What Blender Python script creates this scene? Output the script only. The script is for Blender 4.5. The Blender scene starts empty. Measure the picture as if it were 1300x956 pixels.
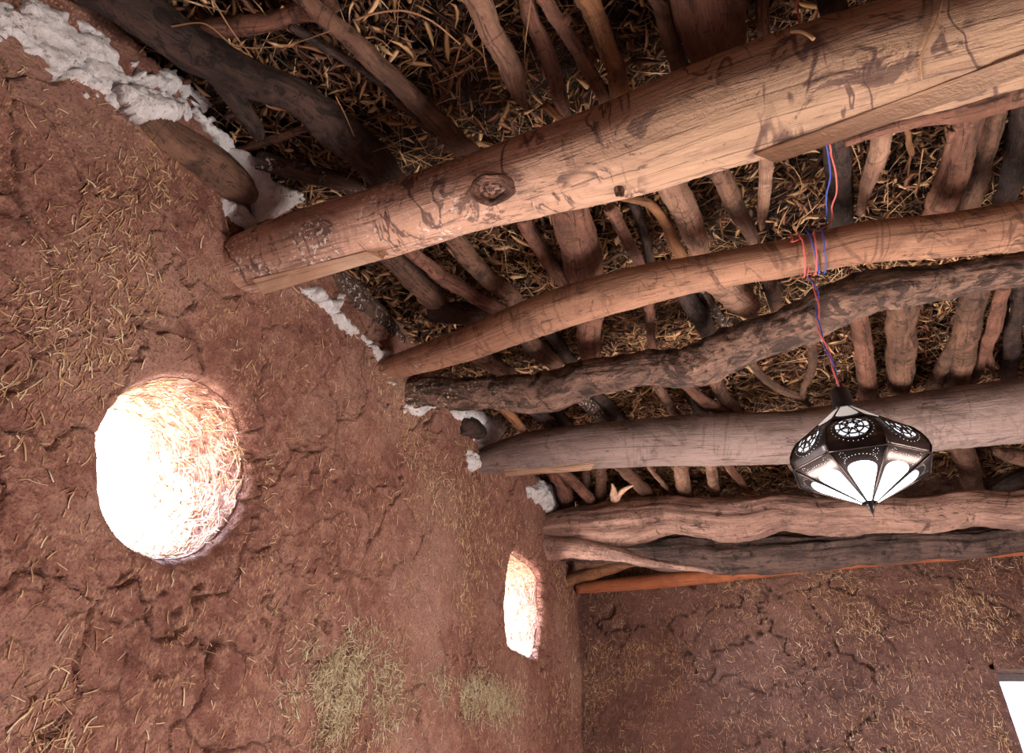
import bpy, math, random
import numpy as np
from mathutils import Vector, Matrix
from mathutils.bvhtree import BVHTree

random.seed(7)
RNG = np.random.default_rng(7)
SC = bpy.context.scene
COL = SC.collection

# ------------------------------------------------------------------ camera, light, exposure
F = 800.0                                   # focal length in pixels of the 1300x956 frame
YAW, PITCH, ROLL = [math.radians(a) for a in (-24.66, 34.01, 3.46)]
CAM = np.array([1.22, 0.0, 1.5])
_f = np.array([math.sin(YAW)*math.cos(PITCH), math.cos(YAW)*math.cos(PITCH), math.sin(PITCH)])
_r = np.array([math.cos(YAW), -math.sin(YAW), 0.0])
_u = np.cross(_r, _f)
_R = _r*math.cos(ROLL) + _u*math.sin(ROLL)
_U = -_r*math.sin(ROLL) + _u*math.cos(ROLL)
cam_data = bpy.data.cameras.new('camera')
cam = bpy.data.objects.new('camera', cam_data)
COL.objects.link(cam)
cam.matrix_world = Matrix([[_R[i], _U[i], -_f[i], CAM[i]] for i in range(3)] + [[0, 0, 0, 1]])
cam_data.sensor_width = 36
cam_data.lens = F/1300*36
cam_data.shift_y = -45/1300
cam_data.clip_start = 0.02
SC.camera = cam
SC.view_settings.view_transform = 'Standard'
SC.view_settings.look = 'None'
SC.view_settings.gamma = 1
SC.view_settings.use_curve_mapping = False
SC.view_settings.exposure = -0.55
SC.cycles.max_bounces = 6
SC.cycles.diffuse_bounces = 4
SC.cycles.sample_clamp_indirect = 4

world = bpy.data.worlds.new('sky')
SC.world = world
world.use_nodes = True
wb = world.node_tree.nodes['Background']
# bright sky above, sunlit pink earth below the horizon
_nt = world.node_tree
_tc = _nt.nodes.new('ShaderNodeTexCoord'); _sx = _nt.nodes.new('ShaderNodeSeparateXYZ'); _cr = _nt.nodes.new('ShaderNodeValToRGB')
_nt.links.new(_tc.outputs['Generated'], _sx.inputs[0]); _nt.links.new(_sx.outputs[2], _cr.inputs[0]); _nt.links.new(_cr.outputs[0], wb.inputs[0])
_cr.color_ramp.elements[0].position = 0.0; _cr.color_ramp.elements[0].color = (0.46, 0.40, 0.36, 1)
_cr.color_ramp.elements[1].position = 0.04; _cr.color_ramp.elements[1].color = (0.66, 0.84, 1.08, 1)
wb.inputs[1].default_value = 190.0

def light(name, kind, loc, direction, energy, color, **kw):
    d = bpy.data.lights.new(name, kind)
    d.energy = energy; d.color = color
    for k, v in kw.items():
        if k != 'portal': setattr(d, k, v)
    o = bpy.data.objects.new(name, d)
    o.location = loc
    o.rotation_euler = Vector(direction).to_track_quat('-Z', 'Y').to_euler()
    COL.objects.link(o)
    if kw.get('portal'): d.cycles.is_portal = True
    return o
light('sun', 'SUN', (-6, -6, 6), (0.80, 0.95, -0.78), 50, (1.0, 0.96, 0.92), angle=0.01)
# daylight portals: two added openings out of view, then the two windows
light('added_side_opening_daylight', 'AREA', (3.35+.32, 1.35, .75), (-1, 0, 0), 1, (1, 1, 1), shape='RECTANGLE', size=.8, size_y=1.1, portal=True)
light('added_doorway_daylight', 'AREA', (-0.40, 1.75, .70), (1, 0, 0), 1, (1, 1, 1), shape='RECTANGLE', size=1.1, size_y=1.3, portal=True)
light('window_daylight', 'AREA', (-0.47, 0.96, 2.06), (1, 0, 0), 1, (1, 1, 1), shape='RECTANGLE', size=0.55, size_y=0.55, portal=True)
light('window_daylight', 'AREA', (-0.47, 3.02, 2.15), (1, 0, 0), 1, (1, 1, 1), shape='RECTANGLE', size=0.5, size_y=0.55, portal=True)

# ------------------------------------------------------------------ place helpers
def ray(px, py): return _f + (px-650)/F*_R + (433-py)/F*_U
def on(px, py, axis, val):
    d = ray(px, py); k = 'xyz'.index(axis)
    return CAM + d*((val-CAM[k])/d[k])
def depth(P): return float((np.asarray(P)-CAM) @ _f)

# ------------------------------------------------------------------ numpy noise
def _hash(ix, iy, iz, s):
    h = (ix.astype(np.int64)*374761393 + iy.astype(np.int64)*668265263 + iz.astype(np.int64)*2147483647 + s*974711) & 0xffffffff
    h = ((h ^ (h >> 13))*1274126177) & 0xffffffff
    h = ((h ^ (h >> 16))*2246822519) & 0xffffffff
    return ((h ^ (h >> 15)) & 0xffffff)/float(0xffffff)
def vnoise(P, s=0):
    P = np.asarray(P, float); I = np.floor(P); T = P-I; T = T*T*(3-2*T); I = I.astype(np.int64)
    out = 0
    for dx in (0, 1):
        for dy in (0, 1):
            for dz in (0, 1):
                w = (T[..., 0] if dx else 1-T[..., 0])*(T[..., 1] if dy else 1-T[..., 1])*(T[..., 2] if dz else 1-T[..., 2])
                out = out + w*_hash(I[..., 0]+dx, I[..., 1]+dy, I[..., 2]+dz, s)
    return out*2-1
def fbm(P, octs=4, s=0, g=0.5):
    P = np.asarray(P, float); a = 1; out = 0; n = 0
    for i in range(octs):
        out = out + a*vnoise(P*(2.03**i)+i*17.1, s+i); n += a; a *= g
    return out/n
def worley_edge(P2, s=0):
    """distance to the border of the nearest cell, in two dimensions"""
    I = np.floor(P2).astype(np.int64); F1 = np.full(P2.shape[:-1], 9.0); F2 = F1.copy()
    z = np.zeros_like(I[..., 0])
    for dx in (-1, 0, 1):
        for dy in (-1, 0, 1):
            cx = I[..., 0]+dx; cy = I[..., 1]+dy
            d = np.hypot(cx+_hash(cx, cy, z, s)-P2[..., 0], cy+_hash(cx, cy, z, s+5)-P2[..., 1])
            F2 = np.where(d < F1, F1, np.minimum(F2, d)); F1 = np.minimum(F1, d)
    return F2-F1

# ------------------------------------------------------------------ mesh helpers
def link(name, verts, faces, mat, parent=None, smooth=True, wc=None):
    me = bpy.data.meshes.new(name)
    verts = np.asarray(verts, float)
    if isinstance(faces, np.ndarray):
        n, k = faces.shape
        me.vertices.add(len(verts)); me.vertices.foreach_set('co', verts.ravel())
        me.loops.add(n*k); me.loops.foreach_set('vertex_index', faces.ravel().astype(np.int32))
        me.polygons.add(n); me.polygons.foreach_set('loop_start', np.arange(0, n*k, k, dtype=np.int32))
        me.update(calc_edges=True); me.validate()
    else:
        me.from_pydata([tuple(v) for v in verts], [], faces)
    if smooth: me.polygons.foreach_set('use_smooth', [True]*len(me.polygons))
    if wc is not None:
        a = me.attributes.new('wc', 'FLOAT_VECTOR', 'POINT'); a.data.foreach_set('vector', np.asarray(wc, float).ravel())
    me.materials.append(mat)
    o = bpy.data.objects.new(name, me); COL.objects.link(o)
    if parent is not None: o.parent = parent
    return o
def tag(o, label=None, cat=None, group=None, kind=None):
    if label: o['label'] = label
    if cat: o['category'] = cat
    if group: o['group'] = group
    if kind: o['kind'] = kind
    return o
def empty(name, loc=(0, 0, 0)):
    o = bpy.data.objects.new(name, None); o.location = loc; COL.objects.link(o); o.empty_display_size = .05
    return o
def grid_faces(nu, nv, wrap=False):
    a = np.arange(nu-1)[:, None]*nv; b = np.arange(nv if wrap else nv-1)[None, :]; b2 = (b+1) % nv
    return np.stack([a+b, a+nv+b, a+nv+b2, a+b2], -1).reshape(-1, 4)

def spline(P, step):
    """Catmull-Rom through rows of P (any columns), resampled about every step along the first three"""
    P = np.asarray(P, float); n = len(P)
    if n == 2: P = np.array([P[0], (P[0]+P[1])/2, P[1]]); n = 3
    Q = np.vstack([2*P[0]-P[1], P, 2*P[-1]-P[-2]]); out = []
    for i in range(1, n):
        p0, p1, p2, p3 = Q[i-1], Q[i], Q[i+1], Q[i+2]
        m = max(2, int(np.linalg.norm((p2-p1)[:3])/step))
        for t in np.arange(m)/m:
            out.append(.5*((2*p1)+(-p0+p2)*t+(2*p0-5*p1+4*p2-p3)*t*t+(-p0+3*p1-3*p2+p3)*t**3))
    out.append(P[-1]); return np.array(out)
def frames(C):
    T = np.gradient(C, axis=0); T /= np.linalg.norm(T, axis=1)[:, None]+1e-12
    N = np.zeros_like(T); ref = np.array([0, 0, 1.]) if abs(T[0][2]) < .9 else np.array([1., 0, 0])
    n = np.cross(T[0], ref); n /= np.linalg.norm(n); N[0] = n
    for i in range(1, len(C)):
        n = N[i-1]-T[i]*(N[i-1] @ T[i]); N[i] = n/np.linalg.norm(n)
    return T, N, np.cross(T, N)
def tube_data(C, rad, sides, seed=0, rough=0.0, bump=0.0, ridges=0.0, tips=(1, 1)):
    """a limb: centre line C, radii rad; returns vertices, quads, wood coordinates"""
    T, N, B = frames(C)
    s = np.concatenate([[0], np.cumsum(np.linalg.norm(np.diff(C, axis=0), axis=1))])
    th = np.linspace(0, 2*math.pi, sides, endpoint=False)
    rr = np.asarray(rad, float)
    ct, st = np.cos(th), np.sin(th)
    rm = rr.mean()
    X = np.stack([np.broadcast_to(ct*1.0, (len(s), sides)), np.broadcast_to(st*1.0, (len(s), sides)), np.broadcast_to((s/rm)[:, None], (len(s), sides))], -1)
    R = rr[:, None]*np.ones((1, sides))
    if rough: R = R*(1+rough*fbm(X*np.array([.9, .9, .35])+seed*7.3, 3, seed))
    if bump: R = R*(1+bump*fbm(X*np.array([2.2, 2.2, 1.6])+seed*3.1, 4, seed+9, .6))
    if ridges: R = R*(1+ridges*fbm(X*np.array([4.5, 4.5, .22])+seed, 3, seed+20, .6))
    V = C[:, None, :]+R[..., None]*(ct[None, :, None]*N[:, None, :]+st[None, :, None]*B[:, None, :])
    wc = np.stack([R*ct, R*st, np.broadcast_to(s[:, None], R.shape)], -1)
    V = V.reshape(-1, 3); wc = wc.reshape(-1, 3); n = len(s)
    Fs = grid_faces(n, sides, True).tolist()
    # end caps: an inner ring and a centre
    for e, idx, sg in ((0, 0, -1), (1, n-1, 1)):
        ring = np.arange(sides)+idx*sides
        c = C[idx]+T[idx]*sg*rr[idx]*.10*tips[e]
        inner = c+(V[ring]-C[idx])*.72; b0 = len(V)
        V = np.vstack([V, inner, c+T[idx]*sg*rr[idx]*.05*tips[e]])
        wc = np.vstack([wc, wc[ring]*np.array([.72, .72, 1]), [[0, 0, s[idx]]]])
        for k in range(sides):
            a, b = ring[k], ring[(k+1) % sides]; c2, d = b0+k, b0+(k+1) % sides; m = b0+sides
            if sg > 0: Fs += [[a, c2, d, b], [c2, m, d]]
            else: Fs += [[a, b, d, c2], [c2, d, m]]
    return V, Fs, wc
def merge(parts):
    V, Fs, W, o = [], [], [], 0
    for v, f, w in parts:
        V.append(v); W.append(w if w is not None else np.asarray(v)); Fs += [[i+o for i in q] for q in f]; o += len(v)
    return np.vstack(V), Fs, np.vstack(W)
def blades(name, P, w, flat, mat, parent=None, prof=None):
    """many thin four-sided blades: P is N x K x 3, w the widths, flat the thickness ratio"""
    N, K, _ = P.shape
    T = np.gradient(P, axis=1); T /= np.linalg.norm(T, axis=2)[..., None]+1e-12
    ref = RNG.normal(size=(N, 1, 3)); A = np.cross(T, ref); A /= np.linalg.norm(A, axis=2)[..., None]+1e-12
    B = np.cross(T, A)
    if prof is None: prof = np.ones(K)
    ww = w[:, None]*prof[None, :]; fl = (w*flat)[:, None]*np.maximum(prof[None, :], .3)
    V = np.stack([P+A*ww[..., None]/2, P+B*fl[..., None]/2, P-A*ww[..., None]/2, P-B*fl[..., None]/2], 2)
    base = (np.arange(N)*K*4)[:, None, None]; k = (np.arange(K-1)*4)[None, :, None]; j = np.arange(4)[None, None, :]; j2 = (j+1) % 4
    Fq = np.stack([base+k+j, base+k+j2, base+k+4+j2, base+k+4+j], -1).reshape(-1, 4)
    e0 = np.arange(N)*K*4; e1 = e0+(K-1)*4
    caps = np.vstack([np.stack([e0+3, e0+2, e0+1, e0], -1), np.stack([e1, e1+1, e1+2, e1+3], -1)])
    return link(name, V.reshape(-1, 3), np.vstack([Fq, caps]), mat, parent, smooth=False)

# ------------------------------------------------------------------ materials
def srgb(r, g, b):
    f = lambda c: (c/255/12.92 if c <= 10 else ((c/255+.055)/1.055)**2.4)
    return (f(r), f(g), f(b), 1)
class NT:
    def __init__(s, name):
        s.m = bpy.data.materials.new(name); s.m.use_nodes = True; s.t = s.m.node_tree
        s.b = s.t.nodes['Principled BSDF']; s.b.inputs['Roughness'].default_value = .85
        s.b.inputs['Specular IOR Level'].default_value = .25
    def n(s, typ, ins=None, **kw):
        x = s.t.nodes.new(typ)
        for k, v in kw.items(): setattr(x, k, v)
        for k, v in (ins or {}).items():
            if isinstance(v, bpy.types.NodeSocket): s.t.links.new(v, x.inputs[k])
            else: x.inputs[k].default_value = v
        return x
    def scale(s, vec, sc, off=(0, 0, 0)):
        return s.n('ShaderNodeMapping', {'Vector': vec, 'Scale': sc, 'Location': off}).outputs[0]
    def noise(s, vec, scale, detail=4, rough=.55, dist=0):
        return s.n('ShaderNodeTexNoise', {'Vector': vec, 'Scale': scale, 'Detail': detail, 'Roughness': rough, 'Distortion': dist}).outputs['Fac']
    def ramp(s, fac, stops, interp='LINEAR'):
        x = s.n('ShaderNodeValToRGB', {'Fac': fac}); cr = x.color_ramp; cr.interpolation = interp
        while len(cr.elements) > len(stops): cr.elements.remove(cr.elements[-1])
        while len(cr.elements) < len(stops): cr.elements.new(.5)
        for e, (p, c) in zip(cr.elements, stops):
            e.position = p; e.color = c if len(c) == 4 else (*c, 1)
        return x.outputs[0]
    def step(s, fac, a, b):
        return s.n('ShaderNodeMapRange', {'Value': fac, 'From Min': a, 'From Max': b}, interpolation_type='SMOOTHSTEP').outputs[0]
    def math(s, op, a, b): return s.n('ShaderNodeMath', {0: a, 1: b}, operation=op).outputs[0]
    def mix(s, fac, a, b, blend='MIX'):
        x = s.n('ShaderNodeMix', data_type='RGBA', blend_type=blend)
        for k, v in ((0, fac), (6, a), (7, b)):
            if isinstance(v, bpy.types.NodeSocket): s.t.links.new(v, x.inputs[k])
            else: x.inputs[k].default_value = v
        return x.outputs[2]
    def bump(s, h, strength, dist, prev=None):
        ins = {'Height': h, 'Strength': strength, 'Distance': dist}
        if prev is not None: ins['Normal'] = prev
        return s.n('ShaderNodeBump', ins).outputs[0]
    def out(s, col, nrm=None):
        if isinstance(col, bpy.types.NodeSocket): s.t.links.new(col, s.b.inputs['Base Color'])
        else: s.b.inputs['Base Color'].default_value = col
        if nrm is not None: s.t.links.new(nrm, s.b.inputs['Normal'])
        return s.m
def mat_mud(name, a, b, c, stretch=(1, 1, 1)):
    t = NT(name); g = t.n('ShaderNodeNewGeometry').outputs['Position']; g = t.scale(g, stretch)
    n1 = t.noise(g, 2.2, 5, .6); n2 = t.noise(g, 26, 6, .7); n3 = t.noise(g, 160, 3, .6)
    col = t.ramp(n1, [(.32, a), (.5, b), (.68, c)])
    col = t.mix(t.step(n2, .42, .66), col, t.mix(.5, col, (c[0]*1.35, c[1]*1.3, c[2]*1.25, 1)))
    col = t.mix(t.step(n3, .52, .62), col, t.mix(.55, col, (a[0]*.6, a[1]*.6, a[2]*.6, 1)))
    # fine chaff mixed into the mud
    ch = t.n('ShaderNodeTexVoronoi', {'Vector': t.scale(g, (1, 1.0, .35)), 'Scale': 150.0, 'Randomness': 1.0}, feature='F1')
    chn = t.math('MULTIPLY', t.step(ch.outputs['Distance'], .38, .18), t.step(t.noise(g, 9, 4, .7), .45, .62))
    col = t.mix(t.math('MULTIPLY', chn, .75), col, srgb(196, 160, 122))
    cr = t.n('ShaderNodeTexVoronoi', {'Vector': t.n('ShaderNodeVectorMath', {0: g, 1: t.n('ShaderNodeVectorMath', {0: t.n('ShaderNodeTexNoise', {'Vector': g, 'Scale': 14.0, 'Detail': 4.0}).outputs['Color'], 1: (.07, .07, .07)}, operation='MULTIPLY').outputs[0]}, operation='ADD').outputs[0], 'Scale': 15.0}, feature='DISTANCE_TO_EDGE')
    ck = t.math('MULTIPLY', t.step(cr.outputs['Distance'], .045, .0), t.step(t.noise(g, 3.1, 3), .42, .58))
    nb = t.bump(n2, .75, .025); nb = t.bump(n3, .7, .006, nb); nb = t.bump(ck, -1.0, .012, nb)
    return t.out(col, nb)
def mat_wood(name, c1, c2, stain, stain_at=.60, grain=.5, speck=None, speck_end=0, bumpd=.006, blotch=3.2, marks=0.0, grime=.6, far=None):
    t = NT(name); w = t.n('ShaderNodeAttribute', attribute_name='wc').outputs['Vector']
    rnd = t.n('ShaderNodeObjectInfo').outputs['Random']
    off = t.n('ShaderNodeCombineXYZ', {0: rnd, 1: rnd, 2: t.math('MULTIPLY', rnd, 37.0)}).outputs[0]
    v = t.n('ShaderNodeVectorMath', {0: w, 1: off}, operation='ADD').outputs[0]
    z = t.n('ShaderNodeSeparateXYZ', {0: w}).outputs[2]
    gr = t.noise(t.scale(v, (1, 1, .07)), 60, 6, .7, .5)
    bl = t.noise(t.scale(v, (1, 1, .45)), blotch*2.2, 6, .68, .5)
    fi = t.noise(v, 150, 4, .65)
    col = t.mix(t.step(bl, .36, .64), c1, c2)
    if far: col = t.mix(t.math('MULTIPLY', t.step(t.math('ADD', z, t.math('MULTIPLY', bl, .5)), 1.0, 1.7), .75), col, far)
    # soot and dirt in soft patches
    gm = t.noise(t.scale(v, (1, 1, .7), (5, 7, 1)), blotch*1.9, 7, .74, 1.6)
    col = t.mix(t.math('MULTIPLY', t.step(gm, .46, .62), grime), col, (c2[0]*.38+.01, c2[1]*.38+.01, c2[2]*.38+.008, 1))
    hl = t.noise(t.scale(v, (1, 1, .25), (2, 9, 6)), 30, 5, .7, .4)
    col = t.mix(t.math('MULTIPLY', t.step(hl, .55, .70), .30), col, (min(1, c1[0]*1.35), min(1, c1[1]*1.35), min(1, c1[2]*1.35), 1))
    col = t.mix(t.math('MULTIPLY', t.step(gr, .50, .72), grain), col, stain)
    st = t.noise(t.scale(v, (1, 1, .8), (3, 1, 4)), blotch*4.5, 7, .74, 1.3)
    col = t.mix(t.math('MULTIPLY', t.step(st, stain_at, stain_at+.06), .8), col, stain)
    if marks:   # dark wandering worm galleries and dried drips running round the log
        for k, (sc, wd, lo) in enumerate(((4.6, .030, .50), (9.0, .030, .56), (2.6, .014, .47))):
            mk = t.noise(t.scale(v, (.55, .55, 1.5), (k*3.1, 8-k, k)), sc, 3, .55, 1.2)
            ln = t.step(t.math('ABSOLUTE', t.math('SUBTRACT', mk, .5), 0), wd, wd*.3)
            mm = t.math('MULTIPLY', ln, t.step(t.noise(t.scale(v, (1, 1, 1), (k*5, 2, 2)), 4.2, 3), lo, lo+.08))
            col = t.mix(t.math('MULTIPLY', mm, marks), col, stain)
    ck = t.noise(t.scale(v, (1, 1, .03), (9, 2, 0)), 26, 3, .6, .8)
    crk = t.step(t.math('ABSOLUTE', t.math('SUBTRACT', ck, .5), 0), .015, .0)
    col = t.mix(t.math('MULTIPLY', crk, .7), col, (stain[0]*.4, stain[1]*.4, stain[2]*.4, 1))
    if speck:
        sp = t.noise(v, 95, 3, .55)
        near = t.step(z, speck_end, speck_end*.35) if speck_end else 1.0
        area = t.step(t.noise(v, 9, 4, .6), .44, .60)
        m = t.math('MULTIPLY', t.math('MULTIPLY', t.step(sp, .57, .61), near), area)
        col = t.mix(m, col, speck)
    nb = t.bump(gr, .8, bumpd); nb = t.bump(fi, .5, .003, nb); nb = t.bump(st, .6, bumpd, nb); nb = t.bump(gm, .5, bumpd*1.5, nb); nb = t.bump(crk, -1.0, .008, nb)
    t.b.inputs['Roughness'].default_value = .74
    return t.out(col, nb)
def mat_island(name, cols, rough=.8, spec=.2):
    t = NT(name); r = t.n('ShaderNodeNewGeometry').outputs['Random Per Island']
    t.b.inputs['Roughness'].default_value = rough
    return t.out(t.ramp(r, [(i/len(cols), c) for i, c in enumerate(cols)], 'CONSTANT'))
def mat_plain(name, c, rough=.5, metal=0, emit=0, ecol=None):
    t = NT(name); t.b.inputs['Roughness'].default_value = rough; t.b.inputs['Metallic'].default_value = metal
    if emit:
        t.b.inputs['Emission Color'].default_value = ecol or c; t.b.inputs['Emission Strength'].default_value = emit
    g = t.n('ShaderNodeNewGeometry').outputs['Position']
    n = t.noise(g, 60, 3)
    return t.out(t.mix(t.step(n, .35, .65), c, (c[0]*.8, c[1]*.8, c[2]*.8, 1)))

DARK = srgb(44, 30, 26)
M = {
 'mud': mat_mud('red_mud', srgb(104, 66, 56), srgb(130, 90, 78), srgb(158, 124, 110)),
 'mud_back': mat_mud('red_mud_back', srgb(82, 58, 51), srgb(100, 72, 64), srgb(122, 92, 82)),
 'floor': mat_mud('earth_floor', srgb(172, 140, 124), srgb(188, 158, 142), srgb(204, 178, 162)),
 'soil': mat_mud('roof_soil', srgb(26, 18, 15), srgb(38, 26, 21), srgb(54, 38, 30)),
 'log_pale': mat_wood('log_pale', srgb(214, 174, 156), srgb(196, 156, 134), srgb(78, 56, 52), .555, .42, srgb(244, 240, 236), 1.15, .008, 1.6, .85, .62, srgb(160, 134, 106)),
 'log_orange': mat_wood('log_orange', srgb(176, 136, 112), srgb(148, 110, 88), srgb(76, 52, 42), .61, .45, srgb(225, 215, 205), .35, .006, 2.2, .5, .5),
 'log_bark': mat_wood('log_bark', srgb(150, 120, 104), srgb(98, 76, 66), srgb(44, 34, 32), .49, .5, srgb(220, 205, 180), .5, .016, 4.0, 0, .8),
 'log_grey': mat_wood('log_grey', srgb(146, 128, 122), srgb(124, 108, 102), srgb(70, 56, 50), .61, .5, None, 0, .007, 2.0, .35, .55),
 'log_split': mat_wood('log_split', srgb(182, 148, 132), srgb(142, 112, 102), srgb(72, 54, 50), .57, .6, None, 0, .014, 2.4, .4, .6),
 'log_dark': mat_wood('log_dark', srgb(112, 92, 84), srgb(76, 62, 58), srgb(34, 29, 30), .53, .6, None, 0, .014, 2.6, .3, .7),
 'pole': mat_wood('pole_orange', srgb(172, 106, 70), srgb(146, 86, 58), srgb(96, 56, 40), .66, .3, None, 0, .003, 2.0, 0, .4),
 'sawn': mat_wood('sawn_wood', srgb(240, 206, 178), srgb(226, 188, 158), srgb(120, 86, 68), .70, .4, None, 0, .003, 2.0, 0, .25),
 'br_brown': mat_wood('branch_brown', srgb(128, 96, 78), srgb(98, 72, 58), srgb(42, 31, 27), .56, .5, None, 0, .010, 5, .5, .7),
 'br_red': mat_wood('branch_red', srgb(140, 100, 82), srgb(106, 72, 58), srgb(50, 35, 30), .57, .5, None, 0, .010, 5, .5, .7),
 'br_pale': mat_wood('branch_pale', srgb(172, 136, 114), srgb(138, 104, 86), srgb(64, 48, 40), .59, .5, None, 0, .010, 5, .5, .6),
 'br_dark': mat_wood('branch_dark', srgb(84, 64, 56), srgb(58, 45, 40), srgb(27, 22, 21), .50, .5, None, 0, .012, 5, 0, .7),
 'br_speck': mat_wood('branch_speckled', srgb(104, 82, 70), srgb(78, 60, 52), srgb(34, 28, 27), .53, .5, srgb(214, 208, 204), 0, .012, 5, 0, .6),
 'br_orange': mat_wood('branch_orange', srgb(158, 112, 76), srgb(126, 88, 60), srgb(62, 44, 34), .60, .4, None, 0, .008, 5, .4, .6),
 'straw': mat_island('straw', [srgb(214, 182, 138), srgb(188, 152, 112), srgb(148, 114, 84), srgb(226, 198, 158), srgb(120, 90, 68)]),
 'straw_wall': mat_island('straw_wall', [srgb(216, 188, 150), srgb(196, 164, 128), srgb(172, 132, 106), srgb(228, 208, 180), srgb(182, 152, 110), srgb(160, 116, 94)]),
 'straw_green': mat_island('straw_green', [srgb(200, 186, 156), srgb(178, 164, 132), srgb(214, 202, 174), srgb(156, 138, 108)]),
 'leaf': mat_island('dead_leaf', [srgb(146, 106, 78), srgb(204, 162, 118), srgb(100, 70, 54), srgb(228, 192, 148), srgb(164, 130, 88), srgb(70, 50, 42), srgb(130, 90, 66), srgb(84, 60, 48)]),
 'leaf_grey': mat_island('dead_leaf_grey', [srgb(92, 72, 60), srgb(70, 56, 48), srgb(120, 98, 78), srgb(52, 42, 38)]),
 'black': mat_plain('black_plastic', srgb(26, 26, 30), .35),
 'metal': mat_plain('dark_metal', srgb(70, 62, 60), .32, .85),
 'brass': mat_plain('brass', srgb(150, 112, 60), .35, .8),
 'red': mat_plain('red_wire', srgb(206, 104, 98), .45),
 'blue': mat_plain('blue_wire', srgb(70, 84, 160), .45),
 'glass_top': mat_plain('lit_glass_upper', srgb(235, 228, 222), .4, 0, .55, (1, .95, .92, 1)),
 'glass_low': mat_plain('lit_glass_lower', srgb(240, 244, 250), .4, 0, 5.0, (.86, .93, 1, 1)),
 'glass_mid': mat_plain('lit_glass_middle', srgb(235, 238, 246), .4, 0, 1.6, (.88, .93, 1, 1)),
 'frame_white': mat_plain('painted_frame', srgb(170, 172, 178), .5),
}
def mat_plaster():
    t = NT('white_plaster'); g = t.n('ShaderNodeNewGeometry').outputs['Position']
    n = t.noise(g, 24, 6, .7); n2 = t.noise(g, 90, 4, .7); n3 = t.noise(g, 8, 4, .6)
    col = t.mix(t.step(n, .35, .6), srgb(226, 222, 222), srgb(244, 244, 248))
    col = t.mix(t.math('MULTIPLY', t.step(n2, .56, .66), t.step(n3, .40, .62)), col, srgb(128, 92, 74))
    return t.out(col, t.bump(n2, .8, .01, t.bump(n, .7, .02)))
M['plaster'] = mat_plaster()
def mat_glass():
    t = NT('window_glass'); t.b.inputs['Transmission Weight'].default_value = 1; t.b.inputs['Roughness'].default_value = .05
    return t.out((.95, .97, 1, 1))
M['glass'] = mat_glass()

# ------------------------------------------------------------------ the room
YB, ZC, XR, YF = 3.86, 2.95, 3.35, -1.8
ROUND = (.945, 2.035, .205)                 # centre y, z and radius of the round window
SLOT = (3.02, 2.155, .218, .208)            # centre y, z, half width, half height
def sd_round(y, z):
    a = np.arctan2(z-ROUND[1], y-ROUND[0]); P = np.stack([np.cos(a)*2, np.sin(a)*2, 0*a], -1)
    return np.hypot(y-ROUND[0], z-ROUND[1])-ROUND[2]*(1+.05*fbm(P*1.3, 4, 3, .6)), a
def slot_r(a):
    P = np.stack([np.cos(a)*2, np.sin(a)*2, 0*a], -1)
    r = (np.abs(np.cos(a)/SLOT[2])**6.0+np.abs(np.sin(a)/SLOT[3])**6.0)**(-1/6.0)
    return r*(1+.07*fbm(P*1.6, 4, 8, .6))
def round_r(a):
    P = np.stack([np.cos(a)*2, np.sin(a)*2, 0*a], -1)
    return ROUND[2]*(1+.05*fbm(P*1.3, 4, 3, .6))
def mud_relief(a, b, s=0, deep=1.0):
    """height of the mud surface over two wall coordinates, with real cracks"""
    P = np.stack([a, b, 0*a+s*3.7], -1)
    h = .022*fbm(P*1.8, 3, s)+.011*fbm(P*7, 3, s+3)+.0045*fbm(P*26, 3, s+6, .65)
    wob = np.stack([fbm(P*6, 4, s+11, .6), fbm(P*6, 4, s+15, .6)], -1)
    e = worley_edge(np.stack([a, b], -1)*3.6+wob*.55, s)
    mask = np.clip((fbm(P*1.7, 3, s+21)+.20)*3.2, 0, 1)
    e2 = worley_edge(np.stack([a, b], -1)*9.5+wob*.9, s+2)
    mask2 = np.clip((fbm(P*2.3, 3, s+24)+.08)*3, 0, 1)
    h -= deep*(.026*1.3*mask*np.clip(1.3-e/.024, 0, 1)+.016*mask2*np.clip(1.25-e2/.042, 0, 1))
    return h
def wall_x(y, z): return mud_relief(y, z, 0)
def lines(segs):
    out = [segs[0][0]]
    for a, b, st in segs: out += list(np.linspace(a, b, max(2, int(round((b-a)/st))+1))[1:])
    return np.array(out)

ys = lines([(YF, .1, .10), (.1, YB+.02, .0042)]); zs = lines([(0, 1.4, .1), (1.4, 2.885, .0046)]); zs = np.append(zs, 2.888)
Yg, Zg = np.meshgrid(ys, zs, indexing='ij'); Xg = wall_x(Yg, Zg)
sr, ar = sd_round(Yg, Zg)
as_ = np.arctan2(Zg-SLOT[1], Yg-SLOT[0]); ss = np.hypot(Yg-SLOT[0], Zg-SLOT[1])-slot_r(as_)
LIP = .045
for sd in (sr, ss): Xg = Xg-np.where((sd < LIP), LIP*(1-np.sqrt(np.clip(1-(1-np.clip(sd, 0, LIP)/LIP)**2, 0, 1))), 0)
Xg[:, -1] = -.39                             # the flat top of the thick wall
out_r = sr > 0; out_s = ss > 0
DY0, DY1, DZ1 = 1.25, 2.25, 1.3              # doorway added low in the left wall, unseen, to bounce daylight up
out_r &= ~((Yg > DY0) & (Yg < DY1) & (Zg < DZ1+.001))
fc = grid_faces(len(ys), len(zs))
okv = (out_r & out_s).ravel(); keep = okv[fc].all(axis=1); fc = fc[keep]
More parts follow.
